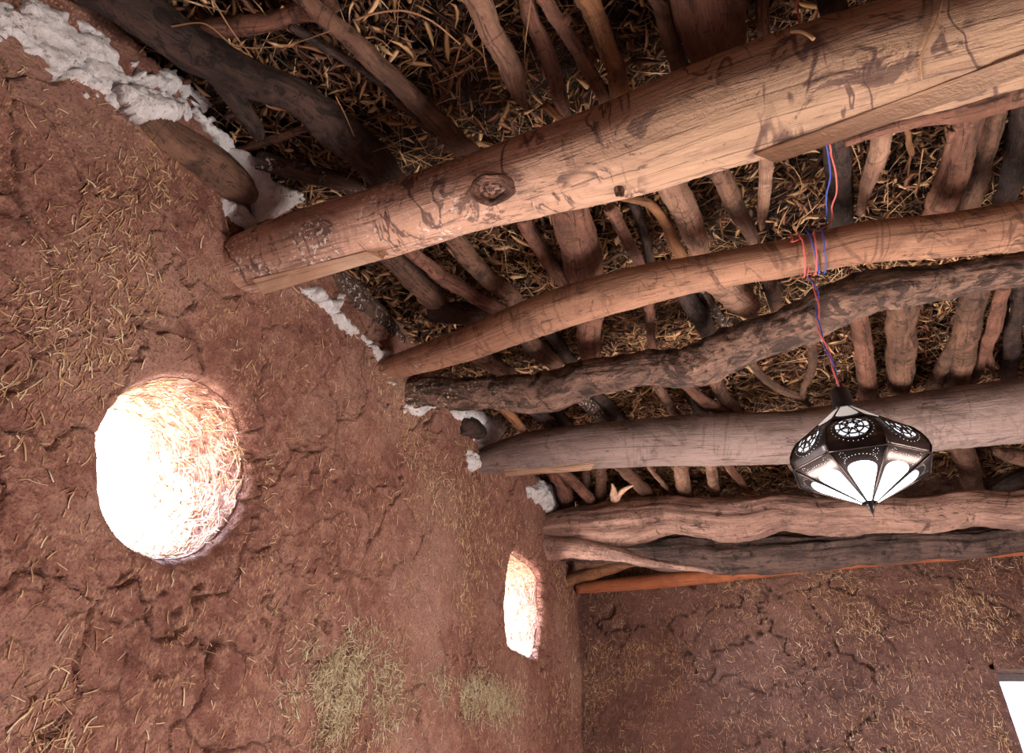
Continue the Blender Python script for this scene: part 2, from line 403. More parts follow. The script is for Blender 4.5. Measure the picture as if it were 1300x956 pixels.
# pull the border of each hole onto its curve
used = np.zeros(okv.size, int); np.add.at(used, fc.ravel(), 1)
border = (used > 0) & (used < 4)
for sd, (cy, cz), rf in ((sr, ROUND[:2], round_r), (ss, SLOT[:2], slot_r)):
    b = border.reshape(Yg.shape) & (sd < .010)
    a = np.arctan2(Zg[b]-cz, Yg[b]-cy); r = rf(a)
    Yg[b] = cy+np.cos(a)*r; Zg[b] = cz+np.sin(a)*r; Xg[b] = -LIP-.002+wall_x(Yg[b], Zg[b])
V = np.stack([Xg, Yg, Zg], -1).reshape(-1, 3)
remap = -np.ones(len(V), int); ids = np.unique(fc); remap[ids] = np.arange(len(ids))
wl = link('wall_left', V[ids], remap[fc][:, ::-1], M['mud'])
tag(wl, kind='structure')

def reveal(name, cy, cz, rf, thick, grow, mat):
    """the rough tunnel of a window through the thick mud wall"""
    na, nd = 220, 70
    a = np.linspace(0, 2*math.pi, na, endpoint=False); d = np.linspace(0, 1, nd)
    A, D = np.meshgrid(a, d)
    P = np.stack([np.cos(A)*1.6, np.sin(A)*1.6, D*2.4], -1)
    r = rf(A)*(1+grow*D)+np.minimum(D*8, 1)*(.016*fbm(P*2, 4, 31, .6)+.006*fbm(P*9, 3, 35, .6))
    Y = cy+np.cos(A)*r; Z = cz+np.sin(A)*r
    X = -LIP+.002+wall_x(cy+np.cos(A)*rf(A), cz+np.sin(A)*rf(A))*(1-np.minimum(D*4, 1))-D*thick
    X = np.vstack([X[:1]-.012, X]); Y = np.vstack([cy+(Y[:1]-cy)*1.09, Y]); Z = np.vstack([cz+(Z[:1]-cz)*1.09, Z])
    Vv = np.stack([X, Y, Z], -1).reshape(-1, 3)
    o = link(name, Vv, grid_faces(nd+1, na, True), mat); tag(o, kind='structure'); return o
reveal('window_1', ROUND[0], ROUND[1], round_r, .36, .0, M['mud'])
reveal('window_2', SLOT[0], SLOT[1], slot_r, .36, .05, M['mud'])

# back wall with the small framed window low at the right
wx0, wx1, wz0, wz1 = 1.998, 2.62, 1.45, 1.985
xs = lines([(-.02, 2.45, .009), (2.45, XR, .09)]); zs = lines([(0, 1.4, .1), (1.4, 3.02, .009)])
xs = np.sort(np.append(xs[(abs(xs-wx0) > .004) & (abs(xs-wx1) > .01)], [wx0, wx1])); zs = np.sort(np.append(zs[(abs(zs-wz0) > .004) & (abs(zs-wz1) > .004)], [wz0, wz1]))
Xb, Zb = np.meshgrid(xs, zs, indexing='ij'); Yb = YB-mud_relief(Xb, Zb, 40, .8)
fc = grid_faces(len(xs), len(zs)); cx = Xb.ravel()[fc].mean(1); cz = Zb.ravel()[fc].mean(1)
fc = fc[~((cx > wx0) & (cx < wx1) & (cz > wz0) & (cz < wz1))]
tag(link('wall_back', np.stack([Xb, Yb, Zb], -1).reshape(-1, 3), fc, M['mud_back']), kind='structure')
def box_data(x0, x1, y0, y1, z0, z1):
    v = np.array([[x, y, z] for x in (x0, x1) for y in (y0, y1) for z in (z0, z1)], float)
    return v, [[0, 1, 3, 2], [4, 6, 7, 5], [0, 4, 5, 1], [2, 3, 7, 6], [0, 2, 6, 4], [1, 5, 7, 3]], v
def rough_box(dims, s=5, amp=.012, n=10):
    v, f, _ = box_data(*dims); 
    return v, f, v
# jambs and lintels: the added unseen doorway, then the back window
tw = [box_data(-.38, 0, DY0-.12, DY0, 0, DZ1), box_data(-.38, 0, DY1, DY1+.12, 0, DZ1), box_data(-.38, 0, DY0-.12, DY1+.12, DZ1, DZ1+.1)]
v, f, w = merge(tw); tag(link('added_doorway_1', v, f, M['mud'], smooth=False), kind='structure')
tw = []
for d in ((wx0-.12, wx0, YB-.0, YB+.34, wz0-.1, wz1+.1), (wx1, wx1+.1, YB, YB+.34, wz0-.1, wz1+.1), (wx0-.1, wx1+.1, YB, YB+.34, wz1, wz1+.12), (wx0-.1, wx1+.1, YB, YB+.34, wz0-.12, wz0)):
    tw.append(box_data(*d))
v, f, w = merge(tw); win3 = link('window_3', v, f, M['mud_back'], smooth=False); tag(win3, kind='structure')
fr = []
fy0, fy1 = YB+.16, YB+.20
for d in ((wx0, wx0+.03, fy0, fy1, wz0, wz1), (wx1-.03, wx1, fy0, fy1, wz0, wz1), (wx0+.03, wx1-.03, fy0, fy1, wz1-.03, wz1), (wx0+.03, wx1-.03, fy0, fy1, wz0, wz0+.03), (wx0+.30, wx0+.33, fy0, fy1, wz0+.03, wz1-.03)):
    fr.append(box_data(*d))
v, f, w = merge(fr); wf = link('window_frame', v, f, M['frame_white'], win3, smooth=False)
v, f, w = box_data(wx0+.03, wx1-.03, YB+.178, YB+.182, wz0+.03, wz1-.03); link('pane', v, f, M['glass'], win3, smooth=False)

def slab(name, x0, x1, y0, y1, z0, z1, mat): 
    v, f, w = box_data(x0, x1, y0, y1, z0, z1); return tag(link(name, v, f, mat, smooth=False), kind='structure')
slab('light_block_1', -.42, -.38, YF-.3, YB+.4, 2.6, 3.2, M['soil'])  # unseen slab added to keep sky light out above the wall
slab('floor', -.4, XR+.3, YF-.3, YB+.4, -.12, 0, M['floor'])
v, f, w = merge([box_data(XR, XR+.3, YF-.3, .95, 0, 3.05), box_data(XR, XR+.3, 1.75, YB+.4, 0, 3.05), box_data(XR, XR+.3, .95, 1.75, 0, .2), box_data(XR, XR+.3, .95, 1.75, 1.3, 3.05)])  # gap between the blocks is a side opening added to let daylight in
tag(link('wall_right', v, f, M['mud'], smooth=False), kind='structure')
slab('wall_front', -.4, XR, YF-.3, YF, 0, 3.05, M['mud'])
# roof soil, lumpy, with a flat top
xs = lines([(-.42, XR+.3, .03)]); yy = lines([(YF-.3, 0, .15), (0, YB+.4, .03)])
Xc, Yc = np.meshgrid(xs, yy, indexing='ij'); P = np.stack([Xc, Yc, 0*Xc], -1)
Zc = 3.00+.035*fbm(P*5, 4, 51, .6)
fc = grid_faces(len(xs), len(yy)); nV = Zc.size
top = np.stack([Xc, Yc, 0*Xc+3.20], -1).reshape(-1, 3)
V = np.vstack([np.stack([Xc, Yc, Zc], -1).reshape(-1, 3), top]); fcs = np.vstack([fc, fc[:, ::-1]+nV])
tag(link('ceiling', V, fcs, M['soil']), kind='structure')

# ------------------------------------------------------------------ logs and branches
BVH = {}
def limb(name, pts, mat, plane=('z', 2.82), label=None, cat='branch', group=None, ext=(.06, .06), sides=None, rough=.13, bump=.15, ridges=.07, step=None, seed=None, twigs=(), parent=None, tipr=(1, 1), rscale=1.0):
    """a limb through stations (px, py, half width); plane is the level or upright plane it lies in"""
    seed = seed if seed is not None else abs(hash_name(label or name)) % 977
    rows = []
    for p in pts:
        P = on(p[0], p[1], *(plane if len(p) < 4 else (plane[0], p[3])))
        rows.append([*P, p[2]*depth(P)/F*rscale])
    rows = np.array(rows)
    if ext[0]:
        d = rows[0, :3]-rows[1, :3]; gap = np.linalg.norm(d); d /= gap; m = max(1, int(round(ext[0]/max(gap, .02)))); a0 = rows[0].copy()
        for q in range(1, m+1): rows = np.vstack([[*(a0[:3]+d*ext[0]*q/m), a0[3]*(1+(tipr[0]-1)*q/m)], rows])
    if ext[1]:
        d = rows[-1, :3]-rows[-2, :3]; gap = np.linalg.norm(d); d /= gap; m = max(1, int(round(ext[1]/max(gap, .02)))); a0 = rows[-1].copy()
        for q in range(1, m+1): rows = np.vstack([rows, [*(a0[:3]+d*ext[1]*q/m), a0[3]*(1+(tipr[1]-1)*q/m)]])
    rm = rows[:, 3].mean()
    C = spline(rows, step or max(.007, rm*.28))
    rad = np.maximum(C[:, 3], .0012); C = C[:, :3]
    if bump > .05:
        s = np.arange(len(C))[:, None]*(step or max(.007, rm*.28))/max(rm, .012)
        C = C+rm*.16*np.stack([vnoise(np.hstack([s*.45, s*0+k, s*0+seed]), k+seed) for k in range(3)], -1)
    parts = [tube_data(C, rad, sides or (20 if rm > .03 else 14), seed, rough, bump, ridges)]
    for tw in twigs:      # forks and stubs that grow out of the same piece of wood
        rr = []
        for p in tw:
            P = on(p[0], p[1], *(plane if len(p) < 4 else (plane[0], p[3]))); rr.append([*P, p[2]*depth(P)/F])
        tt = spline(rr, .01); parts.append(tube_data(tt[:, :3], np.maximum(tt[:, 3], .001), 10, seed+3, rough, bump, ridges))
    V, Fs, W = merge(parts)
    o = link(name, V, Fs, M[mat], parent, wc=W)
    if label: tag(o, label, cat, group, 'thing')
    return o, C, rad
def hash_name(s):
    h = 7
    for ch in s: h = (h*31+ord(ch)) & 0xffffff
    return h

Z0 = 2.65
LOGS = {}
def log(key, *a, **k):
    o, C, rad = limb('roof_beam', *a, cat='beam', **k)
    LOGS[key] = (o, C, rad)
    me = o.data; BVH[key] = BVHTree.FromPolygons([v.co for v in me.vertices], [tuple(p.vertices) for p in me.polygons])
    return o
G = None
log(1, [(320,332,38),(400,306,43),(500,278,45),(600,246,48),(700,217,54),(800,187,62),(900,150,68),(1000,118,72),(1100,88,74),(1200,60,76),(1300,32,77)],
    'log_pale', ('z', 2.60), 'thickest pale log beam, barked, with a big round knot and dark worm marks', ext=(.10, 1.45), sides=72, rough=.05, bump=.035, ridges=.02, step=.011)
log(2, [(495,468,15),(550,451,19),(600,434,22),(700,396,26),(800,366,26),(900,345,23),(1000,327,24),(1100,308,26),(1200,300,28),(1300,285,32)],
    'log_orange', ('z', Z0), 'smooth orange-brown log beam with red and blue wires wrapped round it', ext=(.12, 1.35), sides=48, rough=.06, bump=.05, ridges=.03, step=.012)
log(3, [(545,499,18),(620,497,21),(690,497,27),(740,485,24),(800,470,21),(877,465,26),(927,445,28),(985,420,26),(1031,401,27),(1088,380,27),(1146,367,26),(1246,350,22),(1300,344,22)],
    'log_bark', ('z', Z0), 'wavy log beam with flaking dark bark, next behind the orange-brown one', ext=(.12, 1.3), sides=64, rough=.10, bump=.20, ridges=.08, step=.011)
log(4, [(615,585,17),(650,578,23),(700,571,27),(800,563,30),(900,558,33),(1000,555,33),(1100,544,36),(1200,531,39),(1300,520,41)],
    'log_grey', ('z', Z0), 'straight smooth grey log beam running behind the hanging lantern', ext=(.12, 1.1), sides=48, rough=.05, bump=.04, ridges=.03, step=.014)
log(5, [(697,672,14),(730,668,20),(800,664,28),(850,656,23),(932,657,25),(1000,652,22),(1113,650,22),(1220,648,22),(1300,645,24)],
    'log_split', ('y', 3.31), 'mauve-grey crooked log beam, brightly lit at its left end near the slot window', ext=(.12, 1.0), sides=64, rough=.12, bump=.10, ridges=.20, step=.014)
log(6, [(693,697,14),(740,700,13),(800,701,15),(850,703,20),(900,705,21),(1000,702,22),(1100,694,20),(1200,689,18),(1300,684,17)],
    'log_dark', ('y', 3.52), 'cracked dark log beam tucked under the mauve-grey one', ext=(.12, 1.0), sides=64, rough=.10, bump=.12, ridges=.24, step=.014)
log(7, [(740,746,7),(830,738,9),(919,730,8),(1007,722,7),(1100,714,6),(1202,706,6),(1300,699,6)],
    'pole', ('y', YB-.085), 'thin straight orange pole lying along the top of the back wall', ext=(.03, 1.0), sides=20, rough=.05, bump=.03, step=.02)
limb('wood_wedge', [(738,732,7),(770,722,8),(806,712,6)], 'br_orange', ('y', 3.62), 'short brown wedge of wood above the left end of the orange pole', cat='wood', ext=(.14, .03))
limb('wood_wedge', [(735,716,7),(760,712,9),(785,706,8)], 'br_brown', ('y', 3.60), 'dark stub of wood behind the split end of the two back logs', cat='wood', ext=(.02, .03))
# pale torn wood at the left end of the crooked log
limb('torn_end', [(694,694,15),(735,697,13),(780,705,9),(830,715,5),(905,726,3)], 'log_split', ('y', 3.30), ext=(.05, 0), parent=LOGS[5][0], ridges=.15, sides=20)

def prism(name, quad, back, mat, parent):
    """sawn face: four corners and a shift to its back"""
    A = np.array(quad); n = len(A)
    # subdivide along the length so the wood coordinates follow it
    V = []; m = 24
    for i in range(m+1):
        t = i/m; lo = A[0]*(1-t)+A[1]*t; hi = A[3]*(1-t)+A[2]*t
        V += [lo, hi, hi+back, lo+back]
    V = np.array(V); Fs = grid_faces(m+1, 4, True).tolist()+[[3, 2, 1, 0], [m*4, m*4+1, m*4+2, m*4+3]]
    L = np.linalg.norm(A[1]-A[0]); wc = np.array([[.04*(j in (1, 2)), .04*(j in (2, 3)), L*i/m] for i in range(m+1) for j in range(4)])
    return link(name, V, Fs, M[mat], parent, smooth=False, wc=wc)
def surf(key, px, py, lift=.002):
    d = Vector(ray(px, py)).normalized(); h = BVH[key].ray_cast(Vector(CAM), d)
    if h[0] is None: return None, None
    return np.array(h[0])+np.array(h[1])*(lift if Vector(h[1]).dot(d) < 0 else -lift), np.array(h[1])*(1 if Vector(h[1]).dot(d) < 0 else -1)
def edge_on(key, px, py, ipx, ipy, out=.010):
    """a corner just off the log: seen at (px, py), as near as the log is at (ipx, ipy)"""
    P, N = surf(key, ipx, ipy, 0); d = ray(px, py)
    return CAM+d*(((P-CAM) @ _f)-out)
_q = [surf(1,957,193,.006)[0], surf(1,1299,66,.006)[0], edge_on(1,1300,101,1299,86), edge_on(1,986,207,990,182)]
_d = (_q[1]-_q[0]); _q[1] = _q[1]+_d*.9; _q[2] = _q[2]+_d*.9
s1 = prism('sawn_edge', _q, np.array([0, .01, .05]), 'sawn', LOGS[1][0]); s1['label'] = 'pale flat sawn edge along the underside of the log'
s2 = prism('sawn_edge', [surf(1,322,353,.006)[0], surf(1,466,318,.006)[0], edge_on(1,486,329,480,314), edge_on(1,334,374,338,358)], np.array([0, .01, .03]), 'sawn', LOGS[1][0]); s2['label'] = 'pale sawn edge at the wall end of the log'
s3 = prism('sawn_edge', [surf(4,640,596,.004)[0], surf(4,756,586,.004)[0], edge_on(4,750,597,750,584,.006), edge_on(4,642,605,642,592,.006)], np.array([0, .01, .02]), 'sawn', LOGS[4][0]); s3['label'] = 'pale sawn strip under the left end of the log'
# the knot: rough rings around a sunken heart
def knot(key, px, py, wpx, hpx, seed=3):
    nr, na = 16, 48; V = []; Wc = []
    for i in range(nr):
        t = i/(nr-1)
        for k in range(na):
            a = 2*math.pi*k/na; rr = t*(1+.05*math.sin(2*a+seed)+.035*math.sin(5*a)+.02*math.sin(9*a))
            x, y = px+wpx*rr*math.cos(a), py+hpx*rr*math.sin(a)
            P, N = surf(key, x, y, 0)
            h = .015*math.exp(-((t-.70)/.16)**2)-.001+.006*math.sin(t*26+math.sin(3*a))*(1-t)*t*2.2-.0035*t**6*1.2
            h += .004*float(vnoise(np.array([math.cos(a)*3, math.sin(a)*3, t*6.]), 5))*(1-t)
            V.append(P+N*h); Wc.append([t*.05*math.cos(a), t*.05*math.sin(a), t*.12])
    return link('knot', np.array(V), grid_faces(nr, na, True), M['knot'], LOGS[key][0], wc=Wc)
M['knot'] = mat_wood('knot_wood', srgb(128, 90, 74), srgb(92, 64, 54), srgb(44, 32, 30), .50, .7, None, 0, .008, 9)
knot(1, 625, 240, 33, 23)['label'] = 'large dark ringed knot'
knot(1, 786, 240, 8, 5, 5)['label'] = 'small dark knot near the lower edge'

S = ('z', 2.83)
BR = [
 # --- above the thickest beam
 ('branch', [(95,-40,30),(160,2,31),(240,58,28),(310,95,24),(372,122,22),(440,172,25),(492,226,22)], 'br_dark', 'thick dark crooked branch sweeping down from the top left corner to the thickest beam', dict(twigs=[[(275,92,15),(300,128,13),(325,165,10),(331,176,5)]], ext=(.05,.10), ridges=.04)),
 ('branch', [(222,46,12),(300,33,13),(345,27,12),(395,10,14)], 'br_red', 'short reddish branch crossing behind the thick dark one near the top edge', dict(plane=('z',2.87))),
 ('branch', [(350,-40,11),(400,10,12),(450,54,13),(501,101,13),(552,152,14),(603,202,15)], 'br_brown', 'long straight brown branch slanting down to the knot of the thickest beam', dict()),
 ('branch', [(400,52,6),(440,76,6),(482,104,5),(530,150,5)], 'br_dark', 'thin dark stick close under the long straight brown branch', dict(plane=('z',2.86))),
 ('branch', [(590,-30,16),(608,5,16),(627,44,15),(645,82,15),(652,100,15),(663,128,6),(668,140,2)], 'br_pale', 'pale stub with a splintered pointed tip hanging at the top middle', dict(ext=(.08,0), plane=('z',2.80), twigs=[[(640,88,6),(648,112,3),(652,124,1)]])),
 ('branch', [(664,-20,11),(675,20,11),(692,62,11),(706,104,10),(716,145,10)], 'br_red', 'dark reddish branch just right of the splintered stub', dict(plane=('z',2.85), twigs=[[(690,70,4),(698,98,3),(704,128,2)]])),
 ('branch', [(683,-15,9),(715,35,9),(740,75,9),(768,125,9)], 'br_red', 'slim knobbly branch, second one right of the splintered stub', dict(twigs=[[(714,30,8),(722,22,6)]])),
 ('branch', [(734,-20,13),(762,38,13),(778,80,12),(790,125,13)], 'br_orange', 'smooth curved tan branch in the middle of the top gap', dict()),
 ('branch', [(828,-20,11),(846,30,11),(862,82,11)], 'br_brown', 'mottled brown branch just left of the broad stump', dict()),
 ('stump', [(898,-30,44),(902,10,43),(906,45,38),(908,72,30)], 'br_red', 'broad reddish stump with root knobs behind the top of the thickest beam', dict(cat='stump', ridges=.10, twigs=[[(895,-12,8),(900,18,7),(904,32,4)],[(900,50,8),(916,56,6),(926,55,4)]], rough=.18, ext=(.05,.04))),
 ('branch', [(968,-20,8),(968,20,8),(971,58,8)], 'br_pale', 'short upright pale stick between the broad stump and the red wire', dict()),
 ('branch', [(1052,-20,18),(1056,10,17),(1060,38,16)], 'br_dark', 'stout dark branch right of the red wire at the top edge', dict()),
 ('branch', [(692,133,5),(704,144,5),(718,158,5)], 'br_orange', 'tiny reddish broken tip peeping over the thickest beam', dict(ext=(0,.05))),
 ('branch', [(338,206,12),(385,220,13),(440,234,12),(475,248,10)], 'br_speck', 'short stub flecked with white resting on plaster above the thickest beam', dict(plane=('z',2.84), ext=(.02,.05))),
 ('branch', [(308,190,6),(345,178,6),(385,163,5)], 'br_red', 'small reddish twig above the white-flecked stub', dict(plane=('z',2.88))),
 # --- between the thickest beam and the orange-brown one
 ('branch', [(412,350,17),(440,366,18),(470,396,17),(500,432,15)], 'br_speck', 'stubby dark branch with white mould beside the white plaster, lower end at the orange-brown beam', dict(ext=(.05,.02), rough=.15)),
 ('branch', [(498,322,16),(520,345,16),(545,376,15),(566,395,13)], 'br_brown', 'thick brown branch between the mouldy stub and the slim leaning ones', dict(ext=(.06,.03))),
 ('branch', [(545,397,13),(580,398,14),(618,400,13),(640,402,11)], 'br_dark', 'short fat dark piece of wood lying just over the orange-brown beam', dict(plane=('z',2.80), ext=(0,.03), rough=.2)),
 ('branch', [(522,318,9),(563,354,9),(612,382,9),(652,402,8)], 'br_red', 'slim branch lying slanted across the short fat dark one', dict(plane=('z',2.80), ext=(.06,.03))),
 ('branch', [(583,310,13),(617,350,12),(640,370,11),(660,392,11)], 'br_brown', 'two-toned branch with peeled bark meeting the orange-brown beam', dict(ext=(.06,.03), twigs=[[(608,340,8),(622,352,8),(632,360,5)]])),
 ('branch', [(722,262,25),(735,308,25),(745,360,22),(748,410,16),(751,440,15),(752,456,11)], 'br_red', 'fat reddish trunk-like branch crossing over the orange-brown beam', dict(ext=(.06,0), ridges=.06, rough=.14, sides=30)),
 ('branch', [(672,292,10),(692,325,10),(710,350,9)], 'br_red', 'half-hidden reddish branch left of the fat trunk-like one', dict(plane=('z',2.87))),
 ('branch', [(783,280,8),(797,308,8),(811,334,7)], 'br_red', 'short branch just right of the fat trunk-like one', dict()),
 ('branch', [(806,262,7),(818,295,7),(823,325,6)], 'br_dark', 'thin dark branch beside the curved orange root', dict(plane=('z',2.87))),
 ('branch', [(796,252,5),(822,258,6),(845,282,7),(862,322,8)], 'br_orange', 'thin curved orange root above the orange-brown beam', dict(ext=(.03,.03))),
 ('branch', [(846,226,17),(862,258,17),(877,292,16),(886,312,13)], 'br_pale', 'rounded tan branch end with peeled bark, right of the curved orange root', dict(ext=(.06,.02), rough=.14)),
 ('branch', [(904,205,12),(925,243,12),(945,282,10),(956,306,7)], 'br_brown', 'blotchy branch with an orange tip left of the flat stake', dict(ext=(.05,.0))),
 ('stake', [(973,200,9),(971,240,8),(968,272,6),(966,292,2)], 'br_pale', 'flat pointed stake hanging upright between the two front beams', dict(cat='stake', plane=('z',2.80), ext=(.05,0), bump=.04)),
 ('branch', [(1065,180,17),(1067,225,16),(1070,280,14)], 'br_dark', 'upright dark branch directly behind the red and blue wires', dict(ext=(.05,.06))),
 ('branch', [(1120,162,12),(1113,200,11),(1100,238,8),(1092,272,4)], 'br_pale', 'forked peeling branch with a splintered foot right of the wires', dict(ext=(.03,0), plane=('z',2.80), ridges=.10, twigs=[[(1108,215,7),(1097,244,6),(1090,262,2)]])),
 ('branch', [(1085,176,7),(1170,152,10),(1219,140,16),(1260,128,17),(1310,112,20)], 'br_red', 'long branch running along the underside of the thickest beam at the right', dict(plane=('z',2.76), ext=(.02,.4), ridges=.05)),
 ('branch', [(1232,146,16),(1222,185,16),(1213,222,16),(1196,264,15)], 'br_red', 'broad splintered branch with bark strips at the right side', dict(plane=('z',2.81), ridges=.14, ext=(.03,.06), twigs=[[(1210,165,5),(1200,205,5),(1180,262,6)],[(1228,176,3),(1236,196,3),(1226,214,2)]])),
 ('branch', [(1263,132,16),(1252,180,16),(1232,240,15)], 'br_brown', 'dim brown branch behind the broad splintered one', dict(plane=('z',2.87), ext=(.05,.08))),
 ('branch', [(1300,130,14),(1290,185,14),(1278,248,13)], 'br_dark', 'dark branch at the right edge between the two front beams', dict(plane=('z',2.88), ext=(.05,.08))),
 ('branch', [(1150,160,3),(1156,190,4),(1158,196,3)], 'br_orange', 'tiny hanging orange twig end below the long branch', dict(ext=(0,0), twigs=[[(1156,192,1.5),(1152,226,1.2)],[(1158,192,1.5),(1147,220,1)]])),
 # --- between the orange-brown and the bark beam
 ('branch', [(598,446,12),(620,458,12),(640,470,10)], 'br_brown', 'brown stub wedged between the orange-brown beam and the flaking one, near the wall', dict(ext=(.05,.03))),
 ('branch', [(670,430,12),(688,448,12),(704,462,10)], 'br_brown', 'blunt grey-brown stub over the flaking beam, left of the trunk-like foot', dict(ext=(.05,.02))),
 ('branch', [(696,420,8),(712,440,8),(724,456,7)], 'br_dark', 'narrow dark stub next to the trunk-like foot', dict(plane=('z',2.86))),
 ('branch', [(825,380,6),(825,408,6),(828,440,5)], 'br_red', 'thin upright stick left of the grey branches over the flaking beam', dict()),
 ('branch', [(866,366,12),(882,392,12),(896,418,11)], 'br_dark', 'grey-brown branch slanting onto the flaking beam', dict()),
 ('branch', [(890,365,7),(902,386,7),(916,408,6)], 'br_speck', 'slim grey stick beside the pale mottled chunk', dict(plane=('z',2.86))),
 ('branch', [(908,352,18),(925,368,19),(945,386,17),(952,394,12)], 'br_pale', 'pale mottled chunk of wood squeezed above the flaking beam', dict(plane=('z',2.79), ext=(.03,0), rough=.2)),
 ('branch', [(975,350,9),(980,368,9),(986,392,8)], 'br_brown', 'short stick right of the pale mottled chunk', dict()),
 # --- between the bark and the grey beam
 ('branch', [(630,512,5),(648,528,6),(664,545,5),(670,552,2)], 'br_orange', 'short curved twig dropping from the flaking beam to the grey beam', dict(plane=('z',2.74), ext=(.02,0))),
 ('branch', [(676,520,8),(692,532,8),(706,546,8)], 'br_dark', 'first of the dark sticks under the left part of the flaking beam', dict(plane=('z',2.80))),
 ('branch', [(697,508,8),(708,524,8),(720,538,7)], 'br_dark', 'stick crossing the first dark one under the flaking beam', dict(plane=('z',2.86))),
 ('branch', [(732,502,8),(752,518,9),(774,536,8)], 'br_speck', 'pale-tipped stick between flaking and grey beams, left of a darker twin', dict()),
 ('branch', [(752,496,7),(772,516,8),(792,536,7)], 'br_dark', 'darker twin stick right of the pale-tipped one', dict(plane=('z',2.86))),
 ('branch', [(832,484,6),(846,508,6),(862,534,6)], 'br_brown', 'lone thin stick in the gap left of the crossing sticks', dict()),
 ('branch', [(866,486,6),(892,507,7),(922,528,7)], 'br_red', 'reddish stick slanting low across two others above the grey beam', dict(plane=('z',2.80))),
 ('branch', [(902,470,9),(914,498,9),(928,514,8),(944,532,7)], 'br_brown', 'bent stick crossing behind the low reddish one', dict(plane=('z',2.85))),
 ('branch', [(876,494,10),(886,514,10),(892,534,9)], 'br_dark', 'short dark stick behind the crossing sticks', dict(plane=('z',2.88))),
 ('root', [(952,454,4),(966,476,5),(990,494,5),(1012,502,5),(1024,512,4)], 'br_brown', 'thin forked root forming a V above the grey beam', dict(cat='root', plane=('z',2.80), ext=(.03,.02), twigs=[[(1027,420,6),(1032,452,6),(1029,474,5),(1021,490,4),(1018,506,5)]])),
 ('branch', [(1089,398,11),(1094,436,11),(1098,470,11),(1104,508,10)], 'br_red', 'upright reddish branch behind the lantern wire', dict()),
 ('branch', [(1146,384,17),(1145,430,17),(1144,470,16),(1143,492,11)], 'br_brown', 'thick upright branch with a vine on it, above the lantern to the right', dict(ext=(.04,0), rough=.14, twigs=[[(1150,388,3,2.79),(1152,420,3,2.79),(1148,440,3,2.79),(1146,462,2.5,2.79)],[(1152,425,3,2.79),(1158,440,2,2.79)]])),
 ('branch', [(1238,366,15),(1230,410,15),(1222,450,15),(1212,492,15)], 'br_brown', 'stout brown branch leaning left over the grey beam at the right', dict(twigs=[[(1222,422,9),(1205,450,9),(1184,494,8)]])),
 ('branch', [(1270,378,8),(1262,410,9),(1252,440,8),(1238,478,5)], 'br_red', 'branch with a rooty foot right of the stout leaning one', dict(twigs=[[(1252,440,5),(1258,462,4),(1262,478,2)]])),
 ('branch', [(1290,368,10),(1286,420,10),(1280,486,9)], 'br_dark', 'dark branch at the right edge above the grey beam', dict(plane=('z',2.87))),
 # --- between the grey beam and the split one
 ('branch', [(706,600,10),(716,620,10),(722,644,9)], 'br_red', 'reddish stub next to the white plaster behind the grey beam', dict(plane=('z',2.80))),
 ('branch', [(712,598,6),(736,620,7),(758,643,6)], 'br_red', 'slanted branch crossing in front of the reddish stub', dict(plane=('z',2.76))),
 ('branch', [(744,596,6),(744,620,6),(742,646,6)], 'br_brown', 'short upright stick just right of the slanted branch', dict(plane=('z',2.84))),
 ('branch', [(763,592,7),(762,612,7),(760,640,7)], 'br_brown', 'second upright stick right of the slanted branch, left of the straw', dict(plane=('z',2.80))),
 ('branch', [(786,590,7),(806,610,8),(830,634,7)], 'br_brown', 'mid-brown slanted stick right of the yellow straw', dict(plane=('z',2.78))),
 ('branch', [(822,590,3),(834,606,3),(852,626,3)], 'br_pale', 'very thin bent twig right of the mid-brown slanted stick', dict(plane=('z',2.80))),
 ('branch', [(864,588,9),(866,606,9),(870,630,9)], 'br_pale', 'pink fibrous stick with a frayed foot behind the grey beam', dict(plane=('z',2.78), ridges=.2, ext=(.04,.02))),
 ('branch', [(902,586,7),(904,606,7),(908,632,6)], 'br_pale', 'smooth pale peg-like stick right of the pink fibrous one', dict(plane=('z',2.78), ext=(.04,.01))),
 ('branch', [(922,588,5),(936,606,5),(952,628,4)], 'br_red', 'narrow crooked stick right of the peg-like one', dict(plane=('z',2.78))),
 ('branch', [(1008,594,4),(1024,610,4),(1040,630,4)], 'br_pale', 'thin light stick half hidden behind the lantern', dict(plane=('z',2.78))),
 ('branch', [(1220,562,13),(1228,590,13),(1238,626,12)], 'br_brown', 'thick branch just right of the lantern behind the grey beam', dict()),
 ('branch', [(1266,574,5),(1282,578,9),(1312,584,11)], 'br_brown', 'blunt stub poking in at the right edge below the grey beam', dict(ext=(0,.2), plane=('z',2.76))),
 ('branch', [(1258,628,7),(1282,612,9),(1312,600,10)], 'br_dark', 'dark branch rising to the right edge above the mauve-grey log', dict(ext=(.03,.2), plane=('z',2.78))),
]
for name, pts, mat, label, kw in BR:
    kw = dict(kw); kw.setdefault('plane', S)
    if pts[0][1] < -10: kw['ext'] = (.55, kw.get('ext', (.06, .06))[1])   # runs on beyond the top of the view
    limb(name, pts, mat, label=label, group='branches laid over the beams', **kw)
limb('wood_chip', [(783,638,6),(780,630,6),(779,621,3),(777,614,1)], 'sawn', ('z',2.74), 'small pale carved wood chip standing on the mauve-grey log', cat='wood chip', ext=(0,0), twigs=[[(784,630,4),(792,622,3),(804,616,1)]])
limb('log', [(176,140,20),(215,176,24),(255,202,26),(290,228,25),(312,244,17),(326,252,6)], 'br_brown', ('x', .012), 'smooth brown log end sunk in the top of the left wall above the thickest beam', cat='log', ext=(.02,0), sides=32, rough=.07, bump=.05)

